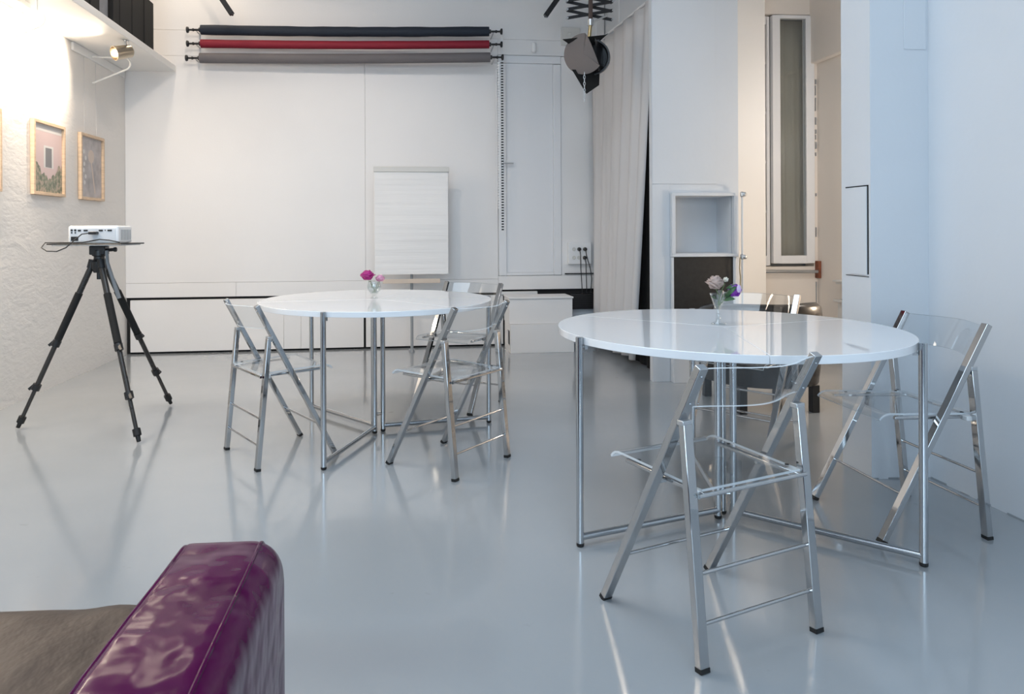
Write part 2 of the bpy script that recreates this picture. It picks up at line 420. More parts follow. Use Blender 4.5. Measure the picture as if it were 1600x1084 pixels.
# painted-over patch and groove on the pier front
pt = MB().box((2.262, 3.066, 1.955), (2.368, 3.07, 2.6))
struct(pt.build('trim_11', M['paint'], bevel=.0015), 'shallow painted-over panel high on the pier', 'panel')
# seam boards on niche wall
sb = MB().box((1.838, 5.194, 1.482), (2.330, 5.1995, H)).box((1.838, 5.194, .0), (1.965, 5.1995, 1.480))
struct(sb.build('trim_12', M['paint'], bevel=.0015), 'thin painted boards facing the slab above the open box', 'wall panelling')
# paint chips along the alcove window frame
ch = MB(); z = 2.5
rc = random.Random(8)
while z > .95:
    hh = rc.uniform(.02, .12); ch.box((3.712, 6.188, z - hh), (3.712 + rc.uniform(.004, .010), 6.2, z)); z -= hh + rc.uniform(.0, .09) + (.25 if z < 1.9 else 0)
ch.box((3.713, 6.19, .02), (3.717, 6.2, .66))
struct(ch.build('trim_13', M['grey_plastic']), 'dark chipped crack beside the alcove window frame', 'crack')
bwp = MB().box((3.705, 6.14, .695), (3.732, 6.2, .85))
tag(bwp.build('wooden_block', M['brownwood'], bevel=.004), 'bare brown wooden block where the metal rail ends', 'block')
rl = MB().tube([(2.86, 6.15, .765), (3.70, 6.15, .755)], .016, 10)
tag(rl.build('metal_rail', M['steel']), 'slim metal rail below the alcove window', 'rail')
# rear wall with two daylight windows (behind the camera)
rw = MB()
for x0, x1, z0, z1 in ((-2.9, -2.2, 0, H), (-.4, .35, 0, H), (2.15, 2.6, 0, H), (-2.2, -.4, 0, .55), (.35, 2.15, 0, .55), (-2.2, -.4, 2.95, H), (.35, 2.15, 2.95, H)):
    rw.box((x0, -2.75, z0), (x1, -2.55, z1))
struct(rw.build('wall_rear', pm('dark_rear_wall', (.13, .14, .155), .6)), 'dark unseen wall behind the viewer', 'wall')  # unseen wall coloured dark for contrast in the chrome
for i, (x0, x1) in enumerate(((-2.2, -.4), (.35, 2.15))):
    f = MB()
    f.box((x0, -2.7, .55), (x0 + .06, -2.62, 2.95)).box((x1 - .06, -2.7, .55), (x1, -2.62, 2.95))
    f.box((x0 + .06, -2.7, .55), (x1 - .06, -2.62, .62)).box((x0 + .06, -2.7, 2.88), (x1 - .06, -2.62, 2.95))
    m = (x0 + x1) / 2
    f.box((m - .03, -2.7, .62), (m + .03, -2.62, 2.88))
    for z in (1.35, 2.1):
        f.box((x0 + .06, -2.69, z), (m - .03, -2.63, z + .04)).box((m + .03, -2.69, z), (x1 - .06, -2.63, z + .04))
    fo = struct(f.build('window_%d' % (i + 3), M['door_paint']), 'tall window behind the viewer', 'window')
    MB().box((x0 + .06, -2.665, .62), (m - .03, -2.66, 2.88)).box((m + .03, -2.665, .62), (x1 - .06, -2.66, 2.88)).build('pane', M['pane'], fo)

# ------------------------------------------------------------------ alcove window
def casement(name, x0, x1, gx0, gx1, z0, z1, gz0, gz1, y, munt, label):
    f = MB(); d0, d1 = y, y + .05
    f.box((x0, d0, z0), (gx0, d1, z1)).box((gx1, d0, z0), (x1, d1, z1)).box((gx0, d0, z0), (gx1, d1, gz0)).box((gx0, d0, gz1), (gx1, d1, z1))
    for z in munt: f.box((gx0, d0 + .008, z - .012), (gx1, d1 - .008, z + .012))
    o = struct(f.build(name, M['door_paint'], bevel=.004), label, 'window')
    MB().box((gx0 - .004, y + .022, gz0 - .004), (gx1 + .004, y + .027, gz1 + .004)).build('pane', M['pane'], o)
    return o
casement('window_1', 3.30, 3.695, 3.373, 3.616, .83, 3.075, .90, 3.047, 6.175, [], 'tall narrow casement window with a single pane in the alcove')
casement('window_2', 2.96, 3.293, 3.03, 3.262, .81, 3.07, .90, 3.0, 6.215, [1.30, 1.75, 2.2, 2.65], 'window sash with small panes half hidden by the pillar')
def folded(mb, p0, p1, z0, z1, n, amp, rnd, nz=10, sub=8, top_amp=.5, hem=0.0, lean=None):
    p0, p1 = Vector(p0), Vector(p1); d = (p1 - p0); nn = Vector((-d.y, d.x, 0)).normalized()
    rr = random.Random(rnd); ph = [rr.uniform(.6, 1.3) for _ in range(n + 2)]
    cols_ = n * sub; vs = []; fs = []
    for j in range(nz + 1):
        t = j / nz
        for i in range(cols_ + 1):
            u = i / cols_; k = int(u * n)
            a = amp * (top_amp + (1 - top_amp) * (1 - t)) * ph[k] * math.sin(u * n * 2 * math.pi + .5 * math.sin(t * 3 + k))
            q = p0 + d * u
            if lean: q = q + Vector(lean) * (1 - t) * u
            zz = z0 + (z1 - z0) * t + (hem * math.sin(u * 9) * (1 - t))
            vs.append((q.x + nn.x * a, q.y + nn.y * a, zz))
    for j in range(nz):
        for i in range(cols_):
            b = j * (cols_ + 1) + i; fs.append((b, b + 1, b + cols_ + 2, b + cols_ + 1))
    mb.add(vs, fs); return mb
nc = folded(MB(), (2.97, 6.30, 0), (3.69, 6.30, 0), .82, 3.06, 7, .016, 3).build('net_curtain', M['net'], angle=180)
sm = nc.modifiers.new('solid', 'SOLIDIFY'); sm.thickness = .001
tag(nc, 'greyish net curtain hanging behind the alcove window panes', 'curtain')
struct(MB().box((2.9, 6.42, .6), (3.8, 6.46, 3.2)).build('trim_14', M['grey_plastic']), 'shutter outside the alcove window', 'backboard')  # plain grey board standing in for the dim exterior

# ------------------------------------------------------------------ curtains on the right of the back wall
rail = MB().tube([(1.937, 5.265, 2.955), (1.835, 6.985, 2.955)], .012, 8)
for t in (.12, .5, .88): rail.tube([(1.932 - .097 * t, 5.345 + 1.64 * t, 2.95), (1.932 - .097 * t, 5.345 + 1.64 * t, H)], .004, 6)
tag(rail.build('curtain_rail', M['white_plastic']), 'thin white curtain rail sloping across the upper right corner', 'curtain rail')
wc = folded(MB(), (1.842, 6.94, 0), (1.905, 5.36, 0), .06, 2.930, 6, .036, 5, nz=20, sub=14, top_amp=.45, hem=.012, lean=(-.03, .36, 0)).build('curtain', M['curtain'], angle=180)
wc.modifiers.new('solid', 'SOLIDIFY').thickness = .002
tag(wc, 'floor-length white cloth curtain in soft folds', 'curtain')
bc = folded(MB(), (1.985, 6.3, 0), (1.962, 5.30, 0), .012, 2.9, 6, .009, 9, nz=8).build('blackout_curtain', M['black_matte'], angle=180)
bc.modifiers.new('solid', 'SOLIDIFY').thickness = .003
tag(bc, 'black cloth curtain showing behind the edge of the white curtain', 'curtain')

# ------------------------------------------------------------------ shelf on the left wall and what stands on it
tag(MB().box((-2.604, 3.3, 2.63), (-2.14, 6.825, 2.688)).build('wall_shelf', M['shelf'], bevel=.004), 'long white shelf high on the plaster wall', 'shelf')
struct(MB().box((-2.606, 5.78, 2.562), (-2.585, 6.80, 2.628)).build('trim_15', M['shelf'], bevel=.004), 'short white picture rail under the shelf', 'rail')
rb = random.Random(2)
y = 6.31; k = 0
nth = ['first', 'second', 'third', 'fourth', 'fifth', 'sixth', 'seventh', 'eighth', 'ninth']
zt = [3.10, 3.14, 3.12, 3.20, 3.16, 3.22, 3.18]
while y > 5.47:
    d = rb.uniform(.10, .14)
    o = MB().box((-2.55, y - d + .004, 2.689), (-2.150 - rb.uniform(0, .012), y, zt[k % 7])).build('box_file', M['black_matte'], bevel=.003)
    tag(o, 'tall black box file on the high shelf, %s from the back wall' % nth[k], 'box file', 'black box files on the high shelf')
    y -= d; k += 1
tag(MB().box((-2.55, 5.225, 2.689), (-2.185, 5.43, 3.2)).build('box_file', pm('grey_card', (.20, .21, .23), .7, noise=.2, nscale=7), bevel=.003), 'grey box file between the black ones on the high shelf', 'box file')
tag(MB().box((-2.55, 5.07, 2.689), (-2.155, 5.215, 3.2)).build('box_file', M['black_matte'], bevel=.003), 'black box file touching the grey one on its left, on the high shelf', 'box file', 'black box files on the high shelf')
tag(MB().box((-2.55, 4.92, 2.689), (-2.160, 5.065, 3.18)).build('box_file', M['black_matte'], bevel=.003), 'black box file on the high shelf cut by the top edge, farthest left', 'box file', 'black box files on the high shelf')

# clamp spotlight under the shelf edge
sp = thing('clamp_spotlight', 'small metal spotlight clipped under the high shelf edge', 'spotlight', (-2.17, 5.72, 2.63))
axis = Vector((-.55, -.62, -.28)).normalized()
c0 = Vector((-.02, -.02, -.10))
MB().tube([(0, 0, 0), (0, 0, -.045)], .008, 10).tube([(0, .02, 0), (-.005, .035, -.05), tuple(c0 - axis * .05 + Vector((0, 0, .03)))], .003, 6).build('stem', M['steel'], sp)
head = MB().lathe([(.03, -.085), (.048, -.07), (.052, -.02), (.056, .065), (.051, .065), (.040, -.01)], tuple(c0), 24, axis=tuple(axis)).build('lamp_head', pm('warm_nickel', (.55, .47, .36), .3, metal=1), sp)
MB().blob(tuple(c0 + axis * .022), (.026, .026, .026), 12, 8).build('bulb', M['bulb'], head)
MB().box((-.02, -.02, -.004), (.02, .02, .058)).box((-.03, -.022, .056), (.012, .022, .066)).build('clamp', M['steel'], sp)
def spot(name, loc, aim, power, color, size, blend=.6, rad=.03):
    d = bpy.data.lights.new(name, 'SPOT'); d.energy = power; d.color = color; d.spot_size = R(size); d.spot_blend = blend; d.shadow_soft_size = rad
    o = bpy.data.objects.new(name, d); col.objects.link(o); o.location = loc
    o.rotation_euler = (Vector(aim) - Vector(loc)).to_track_quat('-Z', 'Y').to_euler(); return o
pl = Vector((-2.17, 5.72, 2.63)) + c0 + axis * .075
spot('clamp_spotlight_beam', pl, pl + axis, 60, WARM, 140, 1.0)

# linear lamp under the shelf
ll = thing('strip_lamp', 'white strip lamp glowing under the near end of the high shelf', 'lamp', (-2.47, 4.05, 2.56))
MB().box((-.035, -.85, .03), (.035, .80, .069)).build('housing', M['bracket'], ll, bevel=.004)
MB().box((-.024, -.82, .012), (.024, .78, .029)).build('diffuser', M['tube'], ll, bevel=.004)
area('strip_lamp_light', (-2.47, 4.05, 2.56), (-2.47, 4.05, 0), .05, 1.55, 42, WARM)

# two bent white rods (hairpin brackets) and picture wires
def hairpin(y0, label, dz=0):
    b = MB(); arc = []
    for i in range(9):
        a = R(90 - 150 * i / 8); arc.append((-2.335 + .05 * math.cos(a), y0 + .02, 2.585 - .05 + .05 * math.sin(a)))
    pts = [(-2.59, y0, 2.585)] + arc + [(-2.59, y0 + .03, 2.375)]
    b.tube(pts, .0075, 8)
    b.tube([(-2.33, y0 + .02, 2.585), (-2.33, y0 + .02, 2.63)], .0075, 8)
    b.v = [(x, y, z + dz * (z < 2.62)) for x, y, z in b.v]
    return tag(b.build('bent_rod_bracket', M['bracket']), label, 'bracket')
hairpin(6.10, 'bent white rod bracket under the shelf near the back wall')
hairpin(4.69, 'bent white rod bracket at the top left, by the glowing strip lamp', -.045)

# framed prints on the left wall
def frame(y0, y1, z0, z1, label):
    t = thing('framed_print', label, 'picture', (-2.606, (y0 + y1) / 2, z0), 0, None)
    W_, H_ = (y1 - y0) / 2, z1 - z0; b = .022
    f = MB().box((.002, -W_, 0), (.03, -W_ + b, H_)).box((.002, W_ - b, 0), (.03, W_, H_)).box((.002, -W_ + b, 0), (.03, W_ - b, b)).box((.002, -W_ + b, H_ - b), (.03, W_ - b, H_))
    f.build('frame', M['wood'], t, bevel=.002)
    for q in (-.5, .5): MB().tube([(.006, W_ * q, H_), (.003, W_ * q, 2.60 - z0)], .0012, 5).build('hanging_wire', M['wire'], t)
    return t, W_, H_, b
def plant_mat():
    m, n, l, b = newmat('print_foliage'); tc = n.new('ShaderNodeTexCoord'); t = n.new('ShaderNodeTexNoise'); t.inputs['Scale'].default_value = 34
    l.new(tc.outputs['Object'], t.inputs[0]); r = n.new('ShaderNodeValToRGB'); e = r.color_ramp.elements
    e[0].position = .38; e[0].color = (.15, .17, .13, 1); e[1].position = .62; e[1].color = (.42, .34, .28, 1)
    x = r.color_ramp.elements.new(.5); x.color = (.25, .27, .20, 1)
    l.new(t.outputs[0], r.inputs[0]); l.new(r.outputs[0], b.inputs['Base Color']); b.inputs['Roughness'].default_value = .5
    return m
M['foliage'] = plant_mat()
t, W_, H_, b = frame(5.165, 5.625, 1.405, 1.935, 'framed print of a pink house wall with a window above plants')
p = MB()
p.box((.004, -W_ + b, b), (.010, W_ - b, H_ - b), 0)
p.box((.0101, -W_ + b, H_ - b - .05), (.0105, W_ - b, H_ - b), 1)
p.box((.0101, -.06, .20), (.0106, .08, .36), 1); p.box((.0107, -.035, .205), (.011, .055, .345), 2)
mb = MB(); pts = []
rr = random.Random(5)
N = 22; base = [(-W_ + b + (2 * (W_ - b)) * i / N) for i in range(N + 1)]
hts = [.13 + .05 * math.cos(i / N * 2 * math.pi) + rr.uniform(0, .05) for i in range(N + 1)]
vs = [(.0112, yy, b) for yy in base] + [(.0112, yy, b + hh) for yy, hh in zip(base, hts)]
p.add(vs, [(i, i + 1, N + 2 + i, N + 1 + i) for i in range(N)], 3)
p.build('print', [M['pic_pink'], M['pic_white'], M['pic_dark'], M['foliage']], t)
t, W_, H_, b = frame(5.885, 6.325, 1.402, 1.937, 'framed grey print of a spoon shape, nearest the back wall')
p = MB().box((.004, -W_ + b, b), (.010, W_ - b, H_ - b), 0)
p.lathe([(.055, 0), (.055, .0006)], (.0101, 0, .36), 24, mi=1, axis=(1, 0, 0))
p.bar((.0106, 0, .32), (.0106, .07, .06), .02, .001, side=(0, 1, 0), mi=1)
for i in range(6): p.lathe([(.018, 0), (.018, .0004)], (.0102, -.12 + .02 * math.sin(i * 2), .14 + .05 * i), 12, mi=2, axis=(1, 0, 0))
p.build('print', [M['pic_grey'], M['pic_cream'], M['pic_white']], t)
t, W_, H_, b = frame(4.32, 4.775, 1.40, 1.93, 'framed print cut off by the left edge of the photo')
MB().box((.004, -W_ + b, b), (.010, W_ - b, H_ - b)).build('print', M['pic_grey'], t)

# ------------------------------------------------------------------ backdrop rolls and chain
def roll(name, x0, x1, z0, z1, r, mat, label, seed, wob=0.0):
    t = thing(name, label, 'backdrop roll', (0, 0, 0), 0)
    rr = random.Random(seed); n = 24; m = MB(); pts = []; rs = []
    for i in range(n + 1):
        u = i / n; x = x0 + (x1 - x0) * u; sag = -.010 * math.sin(math.pi * u)
        pts.append((x, 6.74, z0 + (z1 - z0) * u + sag)); rs.append(r * (1 + wob * rr.uniform(-.5, 1)))
    m.tube(pts, rs, 24).build('paper_roll', mat, t)
    d = Vector((x1 - x0, 0, z1 - z0)).normalized()
    for sgn, p in ((-1, Vector(pts[0])), (1, Vector(pts[-1]))):
        q = MB(); a = d * sgn
        off = .0
        q.lathe([(.020, 0), (.020, .018), (.010, .02), (.010, .06), (.014, .065), (.014, .075), (.009, .08), (.009, .105), (.026, .112), (.030, .122), (.028, .128)], tuple(p), 16, axis=tuple(a))
        q.build('end_knob', M['black'], t)
        h = MB().tube([tuple(p + a * .045), tuple(Vector((p.x + a.x * .045, p.y + .06, p.z - .01))), tuple(Vector((p.x + a.x * .045, bpt(p.x, 0).y - .002, p.z - .01)))], .006, 8)
        h.build('wall_hook', M['alu'], t)
    return t
roll('paper_backdrop_roll', -1.885, .79, 3.002, 3.036, .045, M['navy'], 'navy blue backdrop roll, topmost of the three', 1, .06)
roll('paper_backdrop_roll', -1.885, .79, 2.875, 2.913, .038, M['red'], 'dark red backdrop roll in the middle of the three', 2, .03)
roll('paper_backdrop_roll', -1.895, .80, 2.742, 2.790, .046, M['greyroll'], 'grey backdrop roll, lowest of the three', 3)
chn = MB()
def chain_strand(x, y, z1, z0, mi):
    z = z1
    while z > z0:
        chn.box((x - .011, y - .005, z - .013), (x + .011, y + .005, z), mi); z -= .026
        chn.box((x - .005, y - .003, z + .000), (x + .005, y + .003, z + .013), 1 - mi if mi == 0 else 1)
for mi, x, z0 in ((0, .912, 1.14), (1, .880, 1.36)): chain_strand(x, 6.72, 2.74, z0, mi)
chn.tube([(.925, 6.80, 3.06), (.925, 6.80, 2.78), (.912, 6.72, 2.745)], .006, 8, 1)
chn.tube([(.868, 6.80, 2.70), (.868, 6.80, 1.3)], .0035, 6, 1)
tag(chn.build('bead_chain', [M['black'], M['white_plastic']]), 'long black and white bead chain hanging from the backdrop rolls', 'chain')

# sensor, chime plate
s_ = MB().lathe([(.010, 0), (.024, .012), (.026, .05), (.024, .09), (.012, .1)], tuple(bpt(1.262, 2.897, .028)), 16)
tag(s_.build('motion_sensor', M['white_plastic']), 'small white rounded sensor on the back wall right of the rolls', 'sensor')
cp = thing('doorbell_chime', 'beige square chime box high on the wall behind the studio lamp', 'chime')
cp.matrix_world = BW
MB().box((4.155, -.03, 2.98), (4.345, -.001, 3.16)).build('case', M['beige_plastic'], cp, bevel=.004)
MB().lathe([(.024, 0), (.024, .006), (.019, .007), (.017, .002)], (4.235, -.03, 3.09), 20, axis=(0, -1, 0)).build('button', M['beige_plastic'], cp)

# socket box with plugs and cables
sk = thing('socket_box', 'white wall box with six power sockets by the curtain', 'socket'); sk.matrix_world = BW
MB().box((4.185, -.02, .70), (4.53, -.001, .71)).build('lower_edge', M['dark_gap'], sk)
MB().box((4.21, -.055, .80), (4.445, -.001, 1.018)).build('case', M['white_plastic'], sk, bevel=.006)
for zz in (.95, .865):
    for xx in (4.265, 4.315, 4.37):
        MB().lathe([(.019, 0), (.019, .004), (.015, .0045), (.014, .001)], (xx, -.055, zz), 18, axis=(0, -1, 0)).build('outlet', M['beige_plastic'], sk)
for i, (xx, zz) in enumerate(((4.315, .95), (4.375, .95), (4.37, .865))):
    pg = thing('power_plug', ['black plug in the upper middle socket of the white box', 'black plug in the upper right socket of the white box', 'black plug in the lower right socket of the white box'][i], 'plug')
    pg.matrix_world = BW
    MB().lathe([(.018, .001), (.02, .012), (.015, .034), (.008, .04)], (xx, -.0595, zz), 14, axis=(0, -1, 0)).build('plug_body', M['black'], pg)
    e = (4.42 + .03 * i, -.03, .60)
    pts = [(xx, -.085, zz), (xx + .005, -.10, zz - .06), (((4.325, 4.42, 4.378)[i]), -.09, .76), ((4.335, 4.44, 4.385)[i], -.075, .66), ((4.345, 4.43, 4.39)[i], -.07, .512)]
    MB().tube(pts, .0045, 8).build('cable', M['cable'], pg)
# black slotted box under the socket
vb = thing('amplifier_box', 'black slotted box wedged in the gap below the socket box', 'box'); vb.matrix_world = BW
MB().box((4.235, -.045, .352), (4.55, .028, .505)).build('case', M['black_satin'], vb, bevel=.004)
vs_ = MB()
for i in range(5): vs_.box((4.25, -.050, .375 + .022 * i), (4.53, -.0455, .383 + .022 * i))
vs_.build('vent_slats', M['black'], vb)
# dark recess liner behind steps: a pale ledge in the gap
tag(onback(MB().box((3.50, -.03, .508), (3.90, .02, .535)).build('ledge_board', M['panel'], bevel=.002)), 'loose white strip of board lying in the dark gap above the steps', 'board')

# white steps below the door
stp = thing('step_box', 'white painted two-tier wooden steps below the raised door', 'steps', (.955, 6.53, 0), R(1))
lo = MB().box((0, 0, .0), (.60, .012, .265)).box((0, .012, 0), (.012, .35, .06)).box((0, .012, .20), (.012, .35, .265)).box((0, .012, .06), (.012, .05, .20)).box((0, .19, .06), (.012, .35, .20)).box((.588, .012, 0), (.6, .35, .265)).box((.012, .012, .253), (.588, .35, .265)).box((.012, .338, 0), (.588, .35, .253))
lo.build('lower_step', M['panel'], stp, bevel=.002)
MB().box((-.005, .035, .2655), (.595, .35, .50)).build('upper_step', M['panel'], stp, bevel=.003)
MB().box((-.012, .02, .5005), (.602, .35, .516)).build('tread', M['panel'], stp, bevel=.003)

# ------------------------------------------------------------------ flip chart
fc = thing('flip_chart', 'white flip chart pad on a slim single-pole stand by the back wall', 'flip chart', (.045, 6.68, 0), R(2))
MB().box((-.345, -.035, .76), (.345, -.018, 1.70)).build('board', M['white_plastic'], fc, bevel=.004)
MB().sheet(lambda u, v: ((-.34 + .68 * u, -.050 + .008 * math.sin(v * 9) * u, .735 + .955 * v), (0, -1, 0)), 12, 40, .004, 0, 0).build('paper_pad', M['paper'], fc)
MB().box((-.35, -.062, 1.685), (.35, -.016, 1.735)).build('clamp_bar', M['beige_plastic'], fc, bevel=.005)
MB().tube([(0, 0, .02), (0, 0, 1.70)], .014, 12).build('pole', M['grey_plastic'], fc)
MB().tube([(0, 0, .03), (0, 0, .0)], .02, 12).bar((-.0, 0, .01), (.0, .11, .01), .05, .018).build('foot', M['grey_plastic'], fc)
MB().box((-.27, -.10, .655), (.26, -.015, .665)).box((-.27, -.10, .665), (.26, -.093, .695)).build('pen_tray', pm('tan_tray', (.62, .52, .43), .5), fc, bevel=.002)

# ------------------------------------------------------------------ hanging things at the top
def strut(p0, d, label):
    p0 = Vector(p0); d = Vector(d); k = (H - p0.z) / d.z
    m = MB().bar(p0, p0 + d * k, .045, .045, side=(0, 1, 0)).tube([p0 + d * .03 - Vector((0, .028, 0)), p0 + d * .03 + Vector((0, .028, 0))], .012, 10)
    return tag(m.build('ceiling_strut', M['black_satin'], bevel=.004), label, 'strut', None)
strut((-1.50, 6.3, 3.02), (-.081, 0, .125), 'black metal strut hanging at the top, left of the backdrop rolls')
strut((1.25, 6.3, 3.06), (.099, 0, .14), 'black metal strut hanging at the top, beside the studio lamp')

# pantograph with studio lamp
pn = thing('pantograph_hanger', 'black scissor hanger reaching down from the ceiling', 'lamp hanger', (1.47, 5.6, 2.80))
n_ = 16; hh = (H - 2.84) / n_; hw = .185
for i in range(n_):
    z0 = .03 + hh * i
    a_ = MB().bar((-hw, -.012, z0), (hw, -.012, z0 + hh), .024, .006, side=(0, 0, 1)).bar((hw, .012, z0), (-hw, .012, z0 + hh), .024, .006, side=(0, 0, 1))
    for x in (-hw, hw): a_.tube([(x, -.022, z0), (x, .022, z0)], .008, 10, 1)
    a_.tube([(0, -.022, z0 + hh / 2), (0, .022, z0 + hh / 2)], .006, 10, 1)
    a_.build('scissor_link', [M['black_satin'], M['alu']], pn)
MB().box((-.016, -.035, -.005), (.016, -.016, .28)).build('pull_bar', M['pole_brown'], pn, bevel=.003)
MB().tube([(.0, -.02, -.03), (.0, -.02, .02)], .024, 14).tube([(.02, -.02, 0), (.14, -.02, .055)], .008, 8).build('clamp', M['alu'], pn)
la = thing('studio_lamp', 'round studio lamp with taupe front and black barn doors hanging at the top', 'studio lamp', (1.425, 5.6, 2.475))
MB().tube([(.045, -.02, .30), (.03, -.02, .16)], .014, 12).build('spigot', M['brass'], la)
MB().tube([(.03, -.02, .18), (.03, -.02, .14)], .024, 12).tube([(.03, -.02, .165), (.10, -.03, .175)], .007, 8).lathe([(.006, 0), (.016, .004), (.016, .018)], (.095, -.03, .174), 12, axis=(1, -.2, 0)).build('tilt_clamp', M['black'], la)
ax = Vector((-.42, -.88, -.12)).normalized()
MB().lathe([(.0, -.14), (.10, -.14), (.128, -.10), (.142, .0), (.142, .02), (.13, .02), (.11, -.05), (.0, -.06)], (.065, .0, .045), 32, axis=tuple(ax)).build('housing', M['black_satin'], la)
dc = Vector((-.035, -.12, .045)); q_ = ax.to_track_quat('Z', 'Y')
ring = []
for i in range(64):
    a = 2 * math.pi * i / 64; p = q_ @ Vector((math.cos(a), math.sin(a), 0)) * .158
    k_ = p.x - .46 * -p.z      # straight clipped edge on the right
    lim = .075 - .42 * p.z
    if p.x > lim: p = Vector((lim, p.y * .6, p.z))
    ring.append(dc + p)
N = len(ring); cc = dc + ax * .018
inner = [dc + (p - dc) * .6 + ax * .014 for p in ring]
dm = MB().add([p for p in ring] + inner + [cc] + [p - ax * .008 for p in ring],
    [(i, (i + 1) % N, (i + 1) % N + N, i + N) for i in range(N)] + [(i + N, (i + 1) % N + N, 2 * N) for i in range(N)] + [(2 * N + 1 + i, 2 * N + 1 + (i + 1) % N, (i + 1) % N, i) for i in range(N)] + [tuple(2 * N + 1 + i for i in range(N))[::-1]])
disc = dm.build('front_scrim', M['lampdish'], la)
def flap(pts, th=.003):
    v = [Vector(p) for p in pts]; nrm = (v[1] - v[0]).cross(v[2] - v[0]).normalized() * th; n = len(v)
    return MB().add([p for p in v] + [p + nrm for p in v], [tuple(range(n))[::-1], tuple(range(n, 2 * n))] + [(i, (i + 1) % n, (i + 1) % n + n, i + n) for i in range(n)])
flap([(-.21, -.15, .145), (.15, -.06, .21), (.19, -.02, .235), (.10, .0, .155), (-.1, -.03, .12)]).build('barn_door', M['black_matte'], la)
flap([(-.125, -.10, -.075), (.06, -.02, -.06), (.13, .02, -.08), (.125, .02, -.17), (-.01, -.10, -.265)]).build('barn_door', M['black_matte'], la)
flap([(.055, -.12, .17), (.15, .0, .12), (.16, .02, -.03), (.09, -.10, -.085)]).build('barn_door', M['black_satin'], la)
sc = MB()
for i in range(9):
    z = -.115 - .026 * i
    c = (-.035, -.135, z); sc.tube([(c[0] + (.007 * math.cos(a) if i % 2 else 0), c[1] + (0 if i % 2 else .007 * math.cos(a)), z + .016 * math.sin(a)) for a in [2 * math.pi * q / 10 for q in range(10)]], .0022, 6, closed=True)
sc.build('safety_chain', M['alu'], la)

# ------------------------------------------------------------------ niche box, cupboard, pipe
nb = thing('open_wall_box', 'open square white box set in the wall above the black panel', 'wall box', (1.972, 5.155, .935))
W2, H2 = .512, .478
MB().box((0, 0, 0), (W2, .044, .022)).box((0, 0, H2 - .022), (W2 - .025, .044, H2)).box((0, 0, .022), (.026, .044, H2 - .022)).box((W2 - .034, 0, .022), (W2, .044, H2 - .022)).build('frame', M['paint'], nb, bevel=.002)
MB().box((.0265, .046, .0225), (W2 - .0345, .30, .026)).box((.0265, .046, H2 - .026), (W2 - .0345, .30, H2 - .0225)).box((.0265, .046, .026), (.030, .30, H2 - .026)).box((W2 - .038, .046, .026), (W2 - .0345, .30, H2 - .026)).box((.030, .297, .026), (W2 - .038, .30, H2 - .026)).build('lining', M['paint'], nb)
cb = thing('wall_cupboard', 'low white cupboard with a large black panel below the open box', 'cupboard', (1.972, 5.135, 0))
MB().box((0, 0, 0), (.50, .0635, .40)).box((0, .03, .40), (.016, .0635, .932)).box((.475, .03, .40), (.50, .0635, .932)).build('case', M['paint'], cb, bevel=.002)
MB().box((.017, .035, .401), (.474, .0635, .932)).build('black_panel', pm('scuffed_black_panel', (.010, .010, .010), .55, noise=.4, nscale=30), cb, bevel=.001)
pp = thing('wall_pipe', 'thin vertical pipe with two metal valves beside the open box', 'pipe', (2.492, 5.12, 0))
MB().tube([(.005, 0, 0), (.005, 0, 1.42)], .009, 10).build('pipe', M['pillar'], pp)
for z in (1.40, .935):
    v = MB().lathe([(.010, -.02), (.016, -.012), (.016, .012), (.010, .02)], (.005, 0, z), 12).tube([(.005, -.012, z), (.005, -.035, z)], .006, 8)
    v.blob((.005, -.04, z), (.017, .010, .017), 12, 8); v.build('valve', M['alu'], pp)
MB().tube([(-.020, -.012, .93), (-.026, -.014, .85), (-.018, -.012, .78), (-.022, -.014, .70)], .004, 6).build('hanging_cord', M['brass'], pp)

# white bracket shelf seen behind the pier
cs = thing('wall_console', 'small white moulded bracket shelf mostly hidden behind the pier', 'shelf', (3.732, 5.70, 0))
MB().box((-.11, -.35, .69), (-.001, .10, .705)).box((-.095, -.33, .672), (-.001, .08, .69)).build('top', M['pillar'], cs, bevel=.003)
MB().lathe([(.026, .0), (.044, .02), (.038, .06), (.052, .11), (.05, .13)], (-.055, -.05, .54), 16).build('bracket', M['pillar'], cs)
MB().box((-.105, -.35, .52), (-.001, .10, .54)).box((-.07, -.34, 0), (-.001, .09, .52)).build('base', M['pillar'], cs, bevel=.003)

